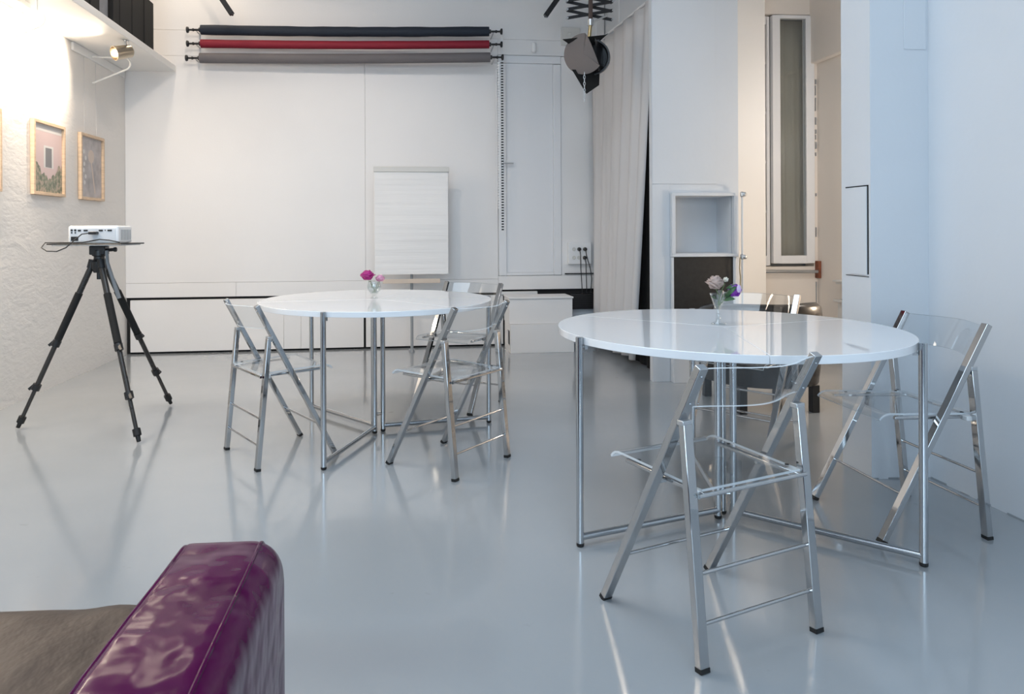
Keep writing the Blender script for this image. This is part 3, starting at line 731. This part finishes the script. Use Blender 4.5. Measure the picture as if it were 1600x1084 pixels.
# ------------------------------------------------------------------ tables
def table(name, loc, arms, label, rz_seam):
    t = thing(name, label, 'table', (loc[0], loc[1], 0), 0, None)
    Rt, th, top = .65, .027, .752; gap = .0009
    for k in range(3):
        a0 = R(rz_seam + 120 * k); a1 = R(rz_seam + 120 * (k + 1)); n = 40
        m = MB(); arc = [(Rt * math.cos(a0 + (a1 - a0) * i / n), Rt * math.sin(a0 + (a1 - a0) * i / n)) for i in range(n + 1)]
        mid = (a0 + a1) / 2; ox, oy = gap * math.cos(mid), gap * math.sin(mid)
        pts = [(ox, oy)] + [(x * (1 - .0) + ox, y + oy) for x, y in arc]
        N = len(pts)
        m.add([(x, y, top - th) for x, y in pts] + [(x, y, top) for x, y in pts],
              [tuple(range(N))[::-1], tuple(range(N, 2 * N))] + [(i, (i + 1) % N, (i + 1) % N + N, i + N) for i in range(N)])
        m.build('tabletop_leaf', M['table_white'], t, bevel=.0012, bseg=1, angle=25)
    for k, a in enumerate(arms):
        a = R(a); ca, sa = math.cos(a), math.sin(a); ro, ri = Rt + .0150, .034
        ang = a + math.pi / 2
        f = MB()
        f.tube([(ro * ca, ro * sa, .012), (ro * ca, ro * sa, top)], .0135, 16)
        f.tube([(ri * ca, ri * sa, .012), (ri * ca, ri * sa, top - th)], .0135, 16)
        f.tube([(ri * ca, ri * sa, .034), (ro * ca, ro * sa, .034)], .0125, 14)
        fo = f.build('leg_frame', M['steel'], t)
        for rq in (ro, ri): MB().lathe([(.011, .001), (.014, .004), (.014, .014)], (rq * ca, rq * sa, 0), 14).build('foot_cap', M['rubber'], fo)
        MB().box((-.006, -.010, -.008), (.006, .010, .008)).tube([(-.016, 0, 0), (.02, 0, 0)], .003, 6).build('clip', M['alu'], fo).matrix_local = Matrix.Translation(((Rt - .008) * ca, (Rt - .008) * sa, top - th - .009)) @ Matrix.Rotation(a, 4, 'Z')
    hg = MB()
    for z in (.10, .66):
        p = [(.034 * math.cos(R(a)), .034 * math.sin(R(a)), z) for a in arms]
        for i in range(3): hg.tube([p[i], p[(i + 1) % 3]], .005, 8)
    hg.build('hinge', M['steel'], t)
    return t
table('round_table', (1.250, 2.722), (-162, -43.5, 78), 'large round white gloss table in the right foreground on steel tube legs', -103)
table('round_table', (-.172, 4.062), (-110, 11, 130.5), 'round white gloss table at the back left on steel tube legs', 70)

# ------------------------------------------------------------------ folding chairs
ZT, A, B, C_, WB, TP = .785, .1496, .2647, .148, .425, .205
def bar_pt(sx, z): return Vector((sx * WB / 2, B - (A + B) * z / ZT, z))
def rear_pt(sx, z):
    zp = ZT * (1 - TP); yp = -A + TP * (A + B) - .024
    return Vector((sx * WB / 2, yp + (-C_ - yp) * (1 - z / zp), z))
def make_chair(label):
    t = thing('folding_chair', label, 'chair')
    zp = ZT * (1 - TP)
    for sx in (-1, 1):
        f = MB().bar(bar_pt(sx, .012), bar_pt(sx, ZT), .030, .022, side=(1, 0, 0)).build('front_leg', M['chrome'], t, bevel=.002, bseg=2)
        MB().bar(bar_pt(sx, .001), bar_pt(sx, .013), .0306, .0228, side=(1, 0, 0)).build('rubber_foot', M['rubber'], f)
        for z in (ZT - .022, ZT - .10):
            p = bar_pt(sx, z) + Vector((0, -.0105, -.005)); MB().blob(tuple(p), (.004, .0025, .004), 10, 6).build('rivet', M['steel'], f)
        r = MB().bar(rear_pt(sx, .012), rear_pt(sx, zp), .030, .022, side=(1, 0, 0)).build('rear_leg', M['chrome'], t, bevel=.002, bseg=2)
        MB().bar(rear_pt(sx, .001), rear_pt(sx, .013), .0306, .0228, side=(1, 0, 0)).build('rubber_foot', M['rubber'], r)
        p = rear_pt(sx, zp)
        MB().box((p.x - .017, p.y - .010, p.z - .004), (p.x + .017, p.y + .014, p.z + .010)).build('hinge', M['alu'], t, bevel=.002)
    inner = WB / 2 - .014
    MB().tube([bar_pt(-1, .17) + Vector((.01, 0, 0)), bar_pt(1, .17) - Vector((.01, 0, 0))], .0055, 12).build('stretcher', M['chrome'], t)
    for z in (.24, .115):
        MB().tube([rear_pt(-1, z) + Vector((.01, 0, 0)), rear_pt(1, z) - Vector((.01, 0, 0))], .0055, 12).build('stretcher', M['chrome'], t)
    # seat: clear sheet, slightly dished, front lip rolled down
    zr, yr = .452, -.118
    def seat(u, v):
        y = yr + .385 * v; z = zr - .010 * math.sin(math.pi * v) * (1 - (2 * u - 1) ** 2)
        lip = max(0, (v - .86) / .14)
        z = z + .010 * v - .022 * lip ** 2; y -= .012 * lip ** 2
        hw = .183 + .012 * v
        return ((-hw + 2 * hw * u), y, z), (0, -.05 + .8 * lip, 1)
    MB().sheet(seat, 16, 26, .007).build('seat', [M['acrylic'], M['acrylic_edge']], t, angle=50)
    sr = MB()
    for sx in (-1, 1):
        s2 = MB().bar((sx * .176, yr - .005, zr - .012), (sx * .184, yr + .31, zr - .008), .014, .012, side=(1, 0, 0)).build('seat_rail', M['chrome'], t, bevel=.003)
        for yy in (.04, .26): MB().lathe([(.006, 0), (.006, .002), (.003, .003)], (sx * .178, yr + yy, zr + .0045), 12).build('screw', M['rubber'], s2)
        bp = bar_pt(sx, zr - .01)
        MB().tube([(sx * .175, bp.y, zr - .020), (sx * .212, bp.y, zr - .020)], .006, 10).build('seat_pivot', M['alu'], t)
        rp = rear_pt(sx, zr - .008)
        MB().box((min(sx * .172, sx * .206), rp.y - .002, zr - .022), (max(sx * .172, sx * .206), rp.y + .030, zr - .004)).build('seat_bracket', M['white_plastic'], t, bevel=.003)
    MB().tube([(-.2, yr - .006, zr - .012), (.2, yr - .006, zr - .012)], .006, 10).build('seat_crossbar', M['chrome'], t)
    # back rest: bowed clear sheet between the long bars
    def back(u, v):
        z = ZT - .118 + .112 * v; p = bar_pt(1, z); x = -(WB / 2 - .012) + (WB - .024) * u
        e = math.sin(math.pi * u) ** 1.6
        return (x, p.y - .004 - .062 * e, z), (.0, -1, -.45)
    MB().sheet(back, 36, 6, .005).build('backrest', [M['acrylic'], M['acrylic_edge']], t, angle=60)
    return t
chair = make_chair('clear folding chair in the foreground, back towards the viewer, at the right table')
specs = [(.899, 1.985, 20.8, None),
         (1.968, 2.655, 90.2, 'clear folding chair at the far right, beside the white wall'),
         (1.825, 3.702, 130.1, 'clear folding chair behind the right table, in front of the black armchair'),
         (-.702, 3.703, -57.2, 'clear folding chair on the left side of the back table'),
         (.247, 3.480, 48.2, 'clear folding chair in front on the right side of the back table'),
         (.363, 4.689, 144.0, 'clear folding chair at the far side of the back table, near the white steps')]
for i, (x, y, a, lb) in enumerate(specs):
    c = chair if i == 0 else copy_tree(chair)
    c.location = (x, y, 0); c.rotation_euler = (0, 0, R(a)); c['group'] = 'clear folding chairs around the two tables'
    if lb: c['label'] = lb

# ------------------------------------------------------------------ vases and flowers
def bloom(c, r, mat, parent, name, seed, petals=16, tall=1.0):
    rr = random.Random(seed); m = MB(); c = Vector(c)
    m.blob(tuple(c), (r * .45, r * .45, r * .5 * tall), 12, 8)
    for k in range(petals):
        ring = k / petals; a = k * 2.39996; rad = r * (.30 + .55 * ring); w = r * (.45 + .35 * ring); hgt = r * (1.15 - .35 * ring) * tall
        n = 6
        d = Vector((math.cos(a), math.sin(a), 0)); s = Vector((-math.sin(a), math.cos(a), 0))
        vs = []; base = c - Vector((0, 0, r * .55 * tall))
        for j in range(5):
            t = j / 4
            for i in range(n + 1):
                q = (i / n - .5) * 2
                wid = w * math.sin(math.pi * (.18 + .62 * t))
                out = rad * (math.sin(t * 1.6)) + r * .22 * ring * t * t + .06 * r * math.sin(q * 5 + k) * t
                vs.append(base + d * (out - (q * q) * rad * .35) + s * (q * wid) + Vector((0, 0, hgt * 1.1 * t - .25 * r * (t ** 3) * ring)))
        m.add(vs, [(j * (n + 1) + i, j * (n + 1) + i + 1, (j + 1) * (n + 1) + i + 1, (j + 1) * (n + 1) + i) for j in range(4) for i in range(n)])
    o = m.build(name, mat, parent, angle=180); o.modifiers.new('solid', 'SOLIDIFY').thickness = .0012
    return o
def leaf_shape(m, p, d, up, L, W):
    p, d, up = Vector(p), Vector(d).normalized(), Vector(up).normalized(); s = d.cross(up).normalized(); vs = []; n = 8
    for i in range(n + 1):
        t = i / n; w = W * math.sin(math.pi * t) ** .8 * .5
        c = p + d * L * t + up * (.15 * L * math.sin(math.pi * t))
        vs += [c - s * w - up * w * .3, c, c + s * w - up * w * .3]
    fs = []
    for i in range(n):
        for j in range(2): fs.append((i * 3 + j, i * 3 + j + 1, i * 3 + j + 4, i * 3 + j + 3))
    m.add(vs, fs)
# right table: flared glass
vz = .7525
v1 = thing('glass_vase', 'tall flared glass vase on the right table', 'vase', (1.262, 2.80, vz))
prof = [(.0, 0), (.028, 0), (.028, .003), (.010, .010), (.0075, .045), (.010, .06), (.020, .085), (.030, .115), (.034, .125), (.032, .125), (.028, .114), (.0175, .086), (.006, .062), (.0, .060)]
MB().lathe(prof, (0, 0, 0), 36, cap=False).build('glass', M['glass'], v1, angle=80)
MB().lathe([(.0, .063), (.008, .066), (.017, .087), (.022, .098), (.0, .098)], (0, 0, 0), 24, cap=False).build('water', thin_clear('water', (.92, .95, .94), .03, .3), v1, angle=80)
def flower(name, label, loc, parts, group=None):
    t = thing(name, label, 'flower', loc, 0, group); return t
def stem(parent, p0, p1, bend=.01):
    a, b = Vector(p0), Vector(p1); m_ = (a + b) / 2 + Vector((bend, 0, 0))
    MB().tube([a, m_, b], .0018, 6).build('stem', M['stem'], parent)
f = thing('rose', 'dusty beige rose in the flared vase on the right table', 'flower', (1.262, 2.80, vz))
bloom((-.014, -.004, .168), .040, M['rose_beige'], f, 'petals', 3, 18, 1.05); stem(f, (.002, 0, .075), (-.012, -.003, .145))
f = thing('tulip', 'purple and lilac flower in the flared vase on the right table', 'flower', (1.262, 2.80, vz))
bloom((.066, -.006, .135), .033, M['petal_purple'], f, 'petals', 5, 12, 1.2)
MB().blob((.070, -.036, .146), (.010, .005, .016), 12, 8).build('lilac_petal', M['petal_lilac'], f); stem(f, (.004, .003, .075), (.058, -.004, .115), -.008)
f = thing('flower_bud', 'small cream bud in the flared vase on the right table', 'flower', (1.262, 2.80, vz))
bloom((.034, .004, .180), .014, M['petal_white'], f, 'petals', 8, 8, 1.1); stem(f, (0, .004, .08), (.030, .004, .165), -.005)
f = thing('leafy_sprig', 'dark green leaves among the flowers on the right table', 'foliage', (1.262, 2.80, vz))
m_ = MB()
for p, d, L, W in (((.02, -.01, .11), (.5, -.3, .55), .065, .040), ((.03, -.004, .145), (1, -.2, .25), .055, .034), ((.01, -.02, .10), (.55, -.5, .1), .05, .036), ((-.01, -.01, .10), (-.6, -.3, .3), .04, .028), ((.03, .01, .10), (.8, .3, .5), .06, .036)):
    leaf_shape(m_, p, d, (0, -.4, 1), L, W)
lf = m_.build('leaves', M['leaf'], f, angle=180); lf.modifiers.new('solid', 'SOLIDIFY').thickness = .0008
stem(f, (-.003, -.002, .07), (.018, -.008, .12), .002)
# back table: small round glass
v2 = thing('glass_vase', 'small rounded glass vase on the back left table', 'vase', (-.188, 4.126, vz))
prof = [(.0, 0), (.020, 0), (.020, .003), (.010, .012), (.022, .024), (.036, .045), (.040, .062), (.036, .085), (.033, .097), (.031, .097), (.034, .084), (.0375, .062), (.033, .046), (.018, .027), (.0, .022)]
MB().lathe(prof, (0, 0, 0), 36, cap=False).build('glass', M['glass'], v2, angle=80)
MB().lathe([(.0, .025), (.018, .029), (.032, .047), (.036, .062), (.0, .062)], (0, 0, 0), 24, cap=False).build('water', M['glass'], v2, angle=80)
f = thing('peony', 'large magenta bloom in the small vase on the back table', 'flower', (-.188, 4.126, vz))
bloom((-.038, -.01, .130), .046, M['petal_magenta'], f, 'petals', 11, 22, .95); stem(f, (.005, 0, .03), (-.03, -.008, .10)); stem(f, (.012, .005, .03), (-.02, .0, .10), -.01)
f = thing('carnation', 'pale pink bloom beside the magenta one on the back table', 'flower', (-.188, 4.126, vz))
bloom((.034, .0, .112), .032, M['petal_pink'], f, 'petals', 13, 20, .9); stem(f, (-.005, 0, .03), (.03, 0, .095)); stem(f, (-.012, .004, .03), (.022, .004, .09), .006)

# ------------------------------------------------------------------ tub armchair
ac = thing('tub_armchair', 'round black leather armchair behind the right table', 'armchair', (2.295, 4.50, 0), 0)
def shell():
    m = MB(); n = 40; a0, a1 = R(-230), R(50); prof = []
    # cross-section ring: outer bottom, outer top, rolled rim, inner
    sec = [(.360, .17), (.375, .30), (.376, .50), (.382, .60), (.374, .655), (.345, .680), (.305, .672), (.285, .62), (.29, .45), (.30, .36), (.30, .17)]
    vs = []; K = len(sec)
    for i in range(n + 1):
        u = i / n; a = a0 + (a1 - a0) * u; drop = .10 * abs(2 * u - 1) ** 3
        for r, z in sec: vs.append((r * math.cos(a), r * math.sin(a), z - (drop if z > .35 else 0)))
    fs = [(i * K + j, i * K + (j + 1) % K, (i + 1) * K + (j + 1) % K, (i + 1) * K + j) for i in range(n) for j in range(K)]
    fs += [tuple(range(K)), tuple(n * K + j for j in range(K))[::-1]]
    m.add(vs, fs); return m
o = shell().build('shell', M['leather_black'], ac, angle=60)
MB().lathe([(.0, .30), (.27, .30), (.285, .32), (.285, .40), (.265, .43), (.0, .44)], (0, 0, 0), 36, cap=False).build('seat_cushion', M['leather_black'], ac, angle=60)
MB().lathe([(.0, .165), (.345, .165), (.35, .18), (.35, .299), (.0, .299)], (0, 0, 0), 36, cap=False).build('base', M['leather_black'], ac, angle=50)
for x, y in ((.23, -.26), (-.235, -.26), (.25, .22), (-.25, .22)):
    MB().box((x - .024, y - .024, 0), (x + .024, y + .024, .17)).build('leg', M['black'], ac, bevel=.003)

# ------------------------------------------------------------------ sofa in the lower left corner
sf = thing('leather_sofa', 'purple leather sofa with a taupe seat, cut by the lower left corner', 'sofa', (0, 0, 0))
def rounded_arm(x0, x1, y0, y1, z0, z1):
    m = MB(); m.box((x0, y0, z0), (x1, y1, z1)); return m
def arm(x0, x1, name='armrest'):
    m = MB(); n = 18; secs = []
    y0, y1, z1 = .05, 1.295, .606; r = .05
    # extrude a rounded profile along the arm; the far end turns down in a soft curve
    rR, rL = .052, .016
    def prof(off):
        w0, w1 = x0 + off, x1 - off; pts = []
        for cx_, rr_, angs in ((w1 - rR, rR, range(0, 91, 10)), (w0 + rL, rL, range(90, 181, 18))):
            for a in angs: pts.append((cx_ + rr_ * math.cos(R(a)), rr_ * math.sin(R(a)) - rr_))
        return [(w1, None)] + pts + [(w0, None)]
    path = [(y0, 0)] + [(y0 + (y1 - r - y0) * i / 10, 0) for i in range(1, 11)] + [(y1 - r + r * math.sin(R(a)), r - r * math.cos(R(a))) for a in range(15, 91, 15)]
    K = None; vs = []
    for (yy, dz) in path:
        bulge = .006 * math.sin((yy - y0) / (y1 - y0) * math.pi)
        P = prof(-bulge)
        K = len(P)
        for x, z in P: vs.append((x, yy, .06 if z is None else z1 - dz + z + .004 * math.sin(yy * 9)))
    fs = [(i * K + j, i * K + j + 1, (i + 1) * K + j + 1, (i + 1) * K + j) for i in range(len(path) - 1) for j in range(K - 1)]
    fs += [(i * K + K - 1, i * K, (i + 1) * K, (i + 1) * K + K - 1) for i in range(len(path) - 1)]
    fs += [tuple(range(K)), tuple((len(path) - 1) * K + j for j in range(K))[::-1]]
    m.add(vs, fs)
    o = m.build(name, M['leather_purple'], sf, angle=50)
    pip = MB()
    for x, dx in ((x0 + .004, .006), (x1 - .034, .004)):
        pts = []
        for (yy, dz) in path:
            b = .006 * math.sin((yy - y0) / (y1 - y0) * math.pi); sgn = 1 if x > (x0 + x1) / 2 else -1
            pts.append((x + sgn * b, yy + .0015 * (dz > .01), z1 - dz - dx + .004 * math.sin(yy * 9)))
        pip.tube(pts, .0035, 8)
    pip.build('piping', M['leather_purple'], o)
    return o
arm(-.386, -.221)
arm(-2.05, -1.877)
def cushion(x0, x1, y0, y1, z0, z1, puff, name, mat, wr=.0, r=.07):
    m = MB(); nx, ny = 40, 36; vs = []; rr = random.Random(3)
    def edge(t, half):  # soft rounding
        return max(0.0, 1 - max(0, (abs(t) - (1 - half)) / half) ** 2.4)
    for j in range(ny + 1):
        for i in range(nx + 1):
            u, v = 2 * i / nx - 1, 2 * j / ny - 1
            k = (edge(u, .12) * edge(v, .16)) ** .5
            x = x0 + (x1 - x0) * i / nx; y = y0 + (y1 - y0) * j / ny
            wz = wr * (math.sin(x * 23 + y * 31 + 2 * math.sin(y * 9)) * .5 + math.sin(x * 41 - y * 17 + 1.5 * math.sin(x * 13)) * .35)
            vs.append((x, y, z1 - (1 - k) * r + puff * (1 - u * u) * (1 - v * v) + wz * k))
    fs = [(j * (nx + 1) + i, j * (nx + 1) + i + 1, (j + 1) * (nx + 1) + i + 1, (j + 1) * (nx + 1) + i) for j in range(ny) for i in range(nx)]
    N = len(vs); ring = [i for i in range(nx + 1)] + [(j) * (nx + 1) + nx for j in range(1, ny + 1)] + [ny * (nx + 1) + i for i in range(nx - 1, -1, -1)] + [j * (nx + 1) for j in range(ny - 1, 0, -1)]
    low = []
    for k_, q in enumerate(ring): x, y, _ = vs[q]; vs.append((x, y, z0)); low.append(N + k_)
    L = len(ring)
    fs += [(ring[k_], low[k_], low[(k_ + 1) % L], ring[(k_ + 1) % L]) for k_ in range(L)] + [tuple(low)]
    m.add(vs, fs); return m.build(name, mat, sf, angle=60)
cushion(-1.128, -.388, .24, 1.305, .22, .497, .022, 'seat_cushion', M['leather_seat'], .006, .05)
cushion(-1.868, -1.134, .24, 1.305, .22, .497, .022, 'seat_cushion', M['leather_seat'], .006, .05)
MB().box((-1.872, .05, .05), (-.390, 1.20, .215)).build('base', M['leather_purple'], sf, bevel=.01)
MB().box((-1.872, -.16, .22), (-.39, .05, .70)).build('backrest', M['leather_purple'], sf, bevel=.03, bseg=4)
for x, y in ((-.42, .12), (-.42, 1.12), (-1.84, .12), (-1.84, 1.12)):
    MB().box((x - .025, y - .025, 0), (x + .025, y + .025, .05)).build('leg', M['black'], sf)

# ------------------------------------------------------------------ tripod, tray, projector
tp = thing('tripod', 'black camera tripod standing by the plaster wall', 'tripod', (-1.735, 4.36, 0))
T0 = Vector((-1.735, 4.36, 0)); apex = Vector((-.075, 0, .955))
for fx, fy in ((-2.243, 4.303), (-1.44, 3.953), (-1.548, 4.811)):
    ft = Vector((fx, fy, 0)) - T0; d = ft - apex; rad = Vector((ft.x, ft.y, 0)).normalized(); top = apex + rad * .035; d = ft + Vector((0, 0, .012)) - top
    P_ = lambda s: top + d * s
    lg = MB().tube([P_(0), P_(.20)], .017, 14).tube([P_(.18), P_(.745)], .014, 14).tube([P_(.70), P_(.97)], .011, 14).build('leg', M['carbon'], tp)
    MB().tube([P_(.185), P_(.47)], .021, 14).build('foam_grip', M['black_matte'], lg)
    for s0 in (.475, .74): MB().tube([P_(s0), P_(s0 + .035)], .0235, 12).bar(P_(s0 + .005) + rad * .018, P_(s0 + .03) + rad * .034, .014, .012).build('leg_lock', M['black'], lg)
    MB().tube([P_(.935), P_(.97)], .021, 12).tube([P_(.965), P_(1.0)], [.013, .011], 12).build('foot', M['rubber'], lg)
    MB().tube([top + Vector((0, 0, .02)), P_(.03)], .022, 12).build('shoulder', M['black'], lg)
hp = MB().lathe([(.03, .90), (.045, .93), (.045, .965), (.03, .98), (.03, .995), (.04, 1.0), (.038, 1.03), (.028, 1.04)], (0, 0, 0), 20).tube([(0, 0, .86), (0, 0, .93)], .014, 12)
hp.v = [(x - .075, y, z) for x, y, z in hp.v]
hp.build('head', M['black'], tp)
th_ = MB().box((-.045, -.035, 1.005), (.045, .035, 1.058)).tube([(.02, 0, 1.03), (.09, -.01, 1.035)], .010, 10).lathe([(.014, 0), (.014, .02)], (.085, -.01, 1.035), 12, axis=(1, 0, 0))
th_.v = [(x - .075, y, z) for x, y, z in th_.v]
th_.build('tilt_head', M['black_satin'], tp, bevel=.006)
MB().tube([(-.017, -.04, 1.03), (-.010, -.045, .96), (.020, -.045, .86), (.055, -.045, .75)], [.010, .010, .011, .013], 10).build('pan_handle', pm('matte_grey_handle', (.20, .21, .22), .5), tp)
tr = thing('projector_tray', 'thin grey tray with a wire rim on top of the tripod', 'tray', (-1.815, 4.35, 1.060), R(-4.6))
MB().box((-.19, -.14, 0), (.19, .14, .006)).build('plate', M['grey_plastic'], tr, bevel=.002)
MB().tube([(-.21, -.15, .010), (.205, -.15, .010), (.205, .15, .010), (-.21, .15, .010)], .004, 6, closed=True).build('rim', M['black'], tr)
pj = thing('projector', 'white projector with its sockets facing the viewer on the tripod tray', 'projector', (-1.79, 4.345, 1.067), R(-2))
bd = MB().box((-.142, -.105, .008), (.142, .085, .108)); bd.build('body', M['white_plastic'], pj, bevel=.012, bseg=3)
MB().box((-.128, -.1075, .020), (.128, -.104, .092)).build('port_panel', pm('pale_grey_plastic', (.62, .64, .67), .4), pj, bevel=.001)
pt_ = MB()
pt_.box((-.122, -.1105, .022), (-.082, -.1075, .046))
for x in (-.118, -.098): pt_.lathe([(.006, 0), (.006, .003)], (x, -.1077, .082), 12, axis=(0, -1, 0)).lathe([(.004, 0), (.004, .003)], (x, -.1077, .068), 12, axis=(0, -1, 0))
for x, w_ in ((-.075, .016), (-.04, .022), (.045, .022), (.095, .024)): pt_.box((x - w_ / 2, -.1105, .076), (x + w_ / 2, -.1075, .085))
pt_.lathe([(.003, 0), (.003, .003)], (.07, -.1077, .082), 10, axis=(0, -1, 0))
pt_.build('ports', M['black'], pj)
gv = MB()
for i in range(7): gv.box((.1422, -.07 + .02 * i, .025), (.1435, -.062 + .02 * i, .085))
gv.build('side_vent', M['grey_plastic'], pj)
for x, y in ((-.12, -.08), (.12, -.08), (-.12, .06), (.12, .06)): MB().lathe([(.010, 0), (.012, .009)], (x, y, 0), 12).build('foot', M['black'], pj)
cbm = thing('projector_cable', 'black cable looping from the projector over the tray edge', 'cable', (-1.79, 4.345, 1.067), R(-2))
MB().box((-.010, -.145, .058), (.035, -.1112, .074)).build('plug', M['black_satin'], cbm, bevel=.003)
MB().tube([(-.005, -.14, .066), (-.035, -.165, .06), (-.065, -.19, .025), (-.10, -.21, -.015), (-.15, -.21, -.036), (-.21, -.20, -.034), (-.25, -.18, -.015), (-.245, -.15, .012), (-.17, -.135, .012), (-.05, -.128, .012), (.05, -.135, .030), (.10, -.130, .025), (.16, -.128, .012)], .0032, 8).build('cord', M['cable'], cbm)

# ------------------------------------------------------------------ ceiling lamps (above the frame)
def ceiling_lamp(loc, aim, power, color, size, label, rad=.09):
    t = thing('ceiling_spotlight', label, 'spotlight', loc)
    a = (Vector(aim) - Vector(loc)).normalized()
    MB().lathe([(.04, -.16), (.075, -.12), (.08, .03), (.074, .03), (.07, -.02)], (0, 0, 0), 24, axis=tuple(a)).build('lamp_head', M['white_plastic'], t)
    MB().tube([-a * .14, (-a * .14).x and Vector(((-a * .14).x, (-a * .14).y, H - loc[2]))], .010, 10).build('stem', M['white_plastic'], t)
    MB().blob(tuple(-a * .02), (.045, .045, .045), 14, 8).build('bulb', M['bulb'], t)
    spot('ceiling_spotlight_beam', Vector(loc) + a * .06, aim, power, color, size, .7, rad)
ceiling_lamp((-.9, 3.6, 3.7), (-1.5, 6.8, .9), 92, (1.0, .81, .64), 96, 'ceiling spotlight aimed at the left of the back wall')
ceiling_lamp((.7, 3.2, 3.7), (.9, 6.9, .9), 15, (1.0, .93, .88), 92, 'ceiling spotlight aimed at the right of the back wall')
fl = thing('added_alcove_lamp', 'added floor lamp with a pale shade, unseen behind the pier', 'floor lamp', (3.50, 4.85, 0))  # added lamp, out of view, to brighten pillar and alcove
MB().lathe([(.0, 0), (.14, 0), (.14, .015), (.012, .03), (.012, 1.60)], (0, 0, 0), 24).build('stand', M['steel'], fl)
MB().lathe([(.17, 1.55), (.12, 1.80)], (0, 0, 0), 28, cap=False).build('lamp_shade', M['net'], fl)
pd = bpy.data.lights.new('added_alcove_light', 'POINT'); pd.energy = 14; pd.color = (1.0, .93, .86); pd.shadow_soft_size = .07
po = bpy.data.objects.new('added_alcove_light', pd); col.objects.link(po); po.location = (3.50, 4.85, 2.0)
pd = bpy.data.lights.new('added_warm_light', 'POINT'); pd.energy = 22; pd.color = (1.0, .80, .60); pd.shadow_soft_size = .10  # second added light, warms the lower alcove and its floor
po = bpy.data.objects.new('added_warm_light', pd); col.objects.link(po); po.location = (3.30, 4.35, .95)
tl = thing('added_warm_lamp', 'added warm lamp on a round stool, unseen behind the pier', 'lamp', (3.30, 4.35, 0))
MB().lathe([(.16, 0), (.16, .02), (.03, .04), (.03, .60), (.16, .62), (.16, .64), (.0, .64)], (0, 0, 0), 24).build('stool', M['steel'], tl)
MB().lathe([(.0, .641), (.05, .642), (.04, .70), (.012, .74), (.012, .86)], (0, 0, 0), 20).build('lamp_base', M['white_plastic'], tl)
cl = thing('added_strip_lamp', 'added strip lamp above the high shelf for highlights on the sofa arm', 'lamp', (-1.95, 5.7, H))  # added out of view to put broken highlights on the sofa arm
MB().box((-.10, -1.0, -.07), (.10, 1.0, -.001)).build('housing', M['white_plastic'], cl, bevel=.004)
area('added_strip_light', (-1.95, 5.9, H - .075), (-1.95, 5.9, 0), .12, 1.7, 16, WARM)
